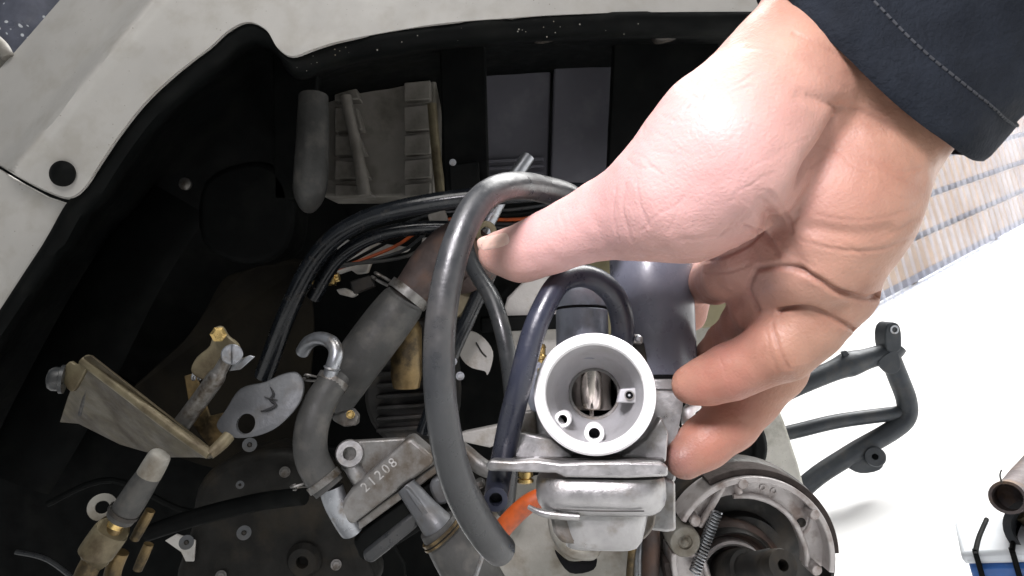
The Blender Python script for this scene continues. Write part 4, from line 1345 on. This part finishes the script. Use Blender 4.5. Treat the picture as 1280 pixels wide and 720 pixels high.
# fine wrinkling of the palm
for i in range(nv):
    if facing[i] > 0:
        p = co[i]
        disp[i] += .00022 * noise.noise((p[0] * 190, p[1] * 190, p[2] * 190)) + .00035 * noise.noise((p[0] * 70, p[1] * 70 + 3, p[2] * 70))
co2 = co + nr * disp[:, None]


def blob(x, y, r):
    return np.exp(-((pxy[:, 0] - x) ** 2 + (pxy[:, 1] - y) ** 2) / (r * r))


grime = .55 * blob(950, 362, 24) * (co[:, 1] > .2) + .75 * blob(846, 584, 30) + .45 * blob(856, 500, 18) + .5 * blob(836, 556, 22) + .3 * blob(925, 490, 26) + .25 * blob(620, 325, 22) + .3 * blob(905, 430, 20) + .2 * blob(965, 255, 20)
nz_ = np.array([noise.noise((p[0] * 260, p[1] * 260, p[2] * 260)) for p in co]) * .5 + .5
grime = np.clip(grime * (.5 + nz_), 0, .8)
lit_flush = np.clip(1.0 * blob(860, 195, 150) + .8 * blob(690, 300, 95), 0, .85)  # paler pink thenar and thumb: skin flush with the highlight painted in
ruddy = np.clip(.65 * blob(910, 395, 45) + .55 * blob(905, 475, 55) + .75 * blob(895, 545, 70) + .3 * blob(1060, 240, 70) + .45 * blob(925, 320, 30), 0, .8) * (.6 + .6 * nz_)
wpos = [W(p) for p in co2]
fl2 = [tuple(p.vertices) for p in m2.polygons]
person = empty('person', Vector((P(1100, 60, .215).x, .215, 0)))
tag(person, "person's bare hand from a dark sleeve, palm forward, gripping the carburetor", 'person')
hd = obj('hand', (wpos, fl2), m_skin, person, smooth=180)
for nm, arr in (('crease', crease), ('grime', grime), ('lit_flush', lit_flush), ('ruddy', ruddy)):
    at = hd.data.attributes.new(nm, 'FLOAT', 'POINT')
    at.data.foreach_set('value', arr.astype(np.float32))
bpy.data.meshes.remove(m2)

# thumb nail lying on the upper side of the tip
from mathutils.bvhtree import BVHTree
bvh = BVHTree.FromPolygons(wpos, fl2)
nl = []
for i in range(13):
    row = []
    for j in range(13):
        u, v = j / 6 - 1, i / 6 - 1
        k = max(abs(u), abs(v)) / max(1e-6, (abs(u) ** 4 + abs(v) ** 4) ** .25) if (u or v) else 1
        x = 618 + (u * 21 + v * 2) * k
        y = 302 + (v * 9.5 - u * 5) * k
        hit = bvh.ray_cast(CAM, ray(x, y))[0]
        if hit is None:
            hit = P(x, y, .246)
        row.append(hit - ray(x, y) * (.0007 - .0012 * max(abs(u), abs(v)) ** 4))
    nl.append(row)
obj('thumbnail', solid(loft(nl), FW * .0015), m_nail, hd, smooth=70)

# sleeve
cax = (P(1240, -96, .218) - P(1104, 62, .218)).normalized()
perp = (P(1248, 183, .215) - P(960, -60, .215)).normalized()
perp = (perp - cax * perp.dot(cax)).normalized()
dep = cax.cross(perp)
hw = 186 * .215 / F
rows_o = []
nseg = 64
prof = [(-.002, .93), (-.0035, .97), (-.0025, 1.0), (.0, 1.015), (.004, 1.02), (.012, 1.02), (.013, 1.0), (.03, 1.02), (.05, 1.05), (.08, 1.08), (.12, 1.12), (.20, 1.18)]
inn = [(.03, .90), (.0, .91)]
vs, ks = [], []
for h, s in inn + prof:
    k = []
    for j in range(nseg):
        a = 2 * math.pi * j / nseg
        wr = 1 + .006 * math.sin(h * 900) * (h > .014) + .05 * noise.noise((math.cos(a) * 1.6, math.sin(a) * 1.6, h * 45)) + .012 * noise.noise((math.cos(a) * 5, math.sin(a) * 5, h * 120))
        k.append(len(vs))
        fr_ = -(dep * math.sin(a)).dot(FW)
        vs.append(P(1096, 70, .216) + cax * (h + .001 * math.sin(a * 2 + 1) - .022 * max(0, fr_)) + perp * (math.cos(a) * hw * s * wr) + dep * (math.sin(a) * .033 * s * wr))
    ks.append(k)
fs = []
for a, b in zip(ks[:-1], ks[1:]):
    for j in range(nseg):
        fs.append((a[j], a[(j + 1) % nseg], b[(j + 1) % nseg], b[j]))
obj('sleeve', (vs, fs), m_sleeve, person, smooth=60, label='dark navy jacket sleeve')
# hem stitching round the cuff
st_ = []
ring_ = ks[2 + 5]
for j in range(0, nseg):
    a, b = vs[ring_[j]], vs[ring_[(j + 1) % nseg]]
    for t0, t1 in ((.05, .4), (.55, .9)):
        st_.append(sweep([a.lerp(b, t0), a.lerp(b, t1)], [.00045] * 2, 6))
obj('hem_stitching', st_, m_stitch, person, kind='stuff')
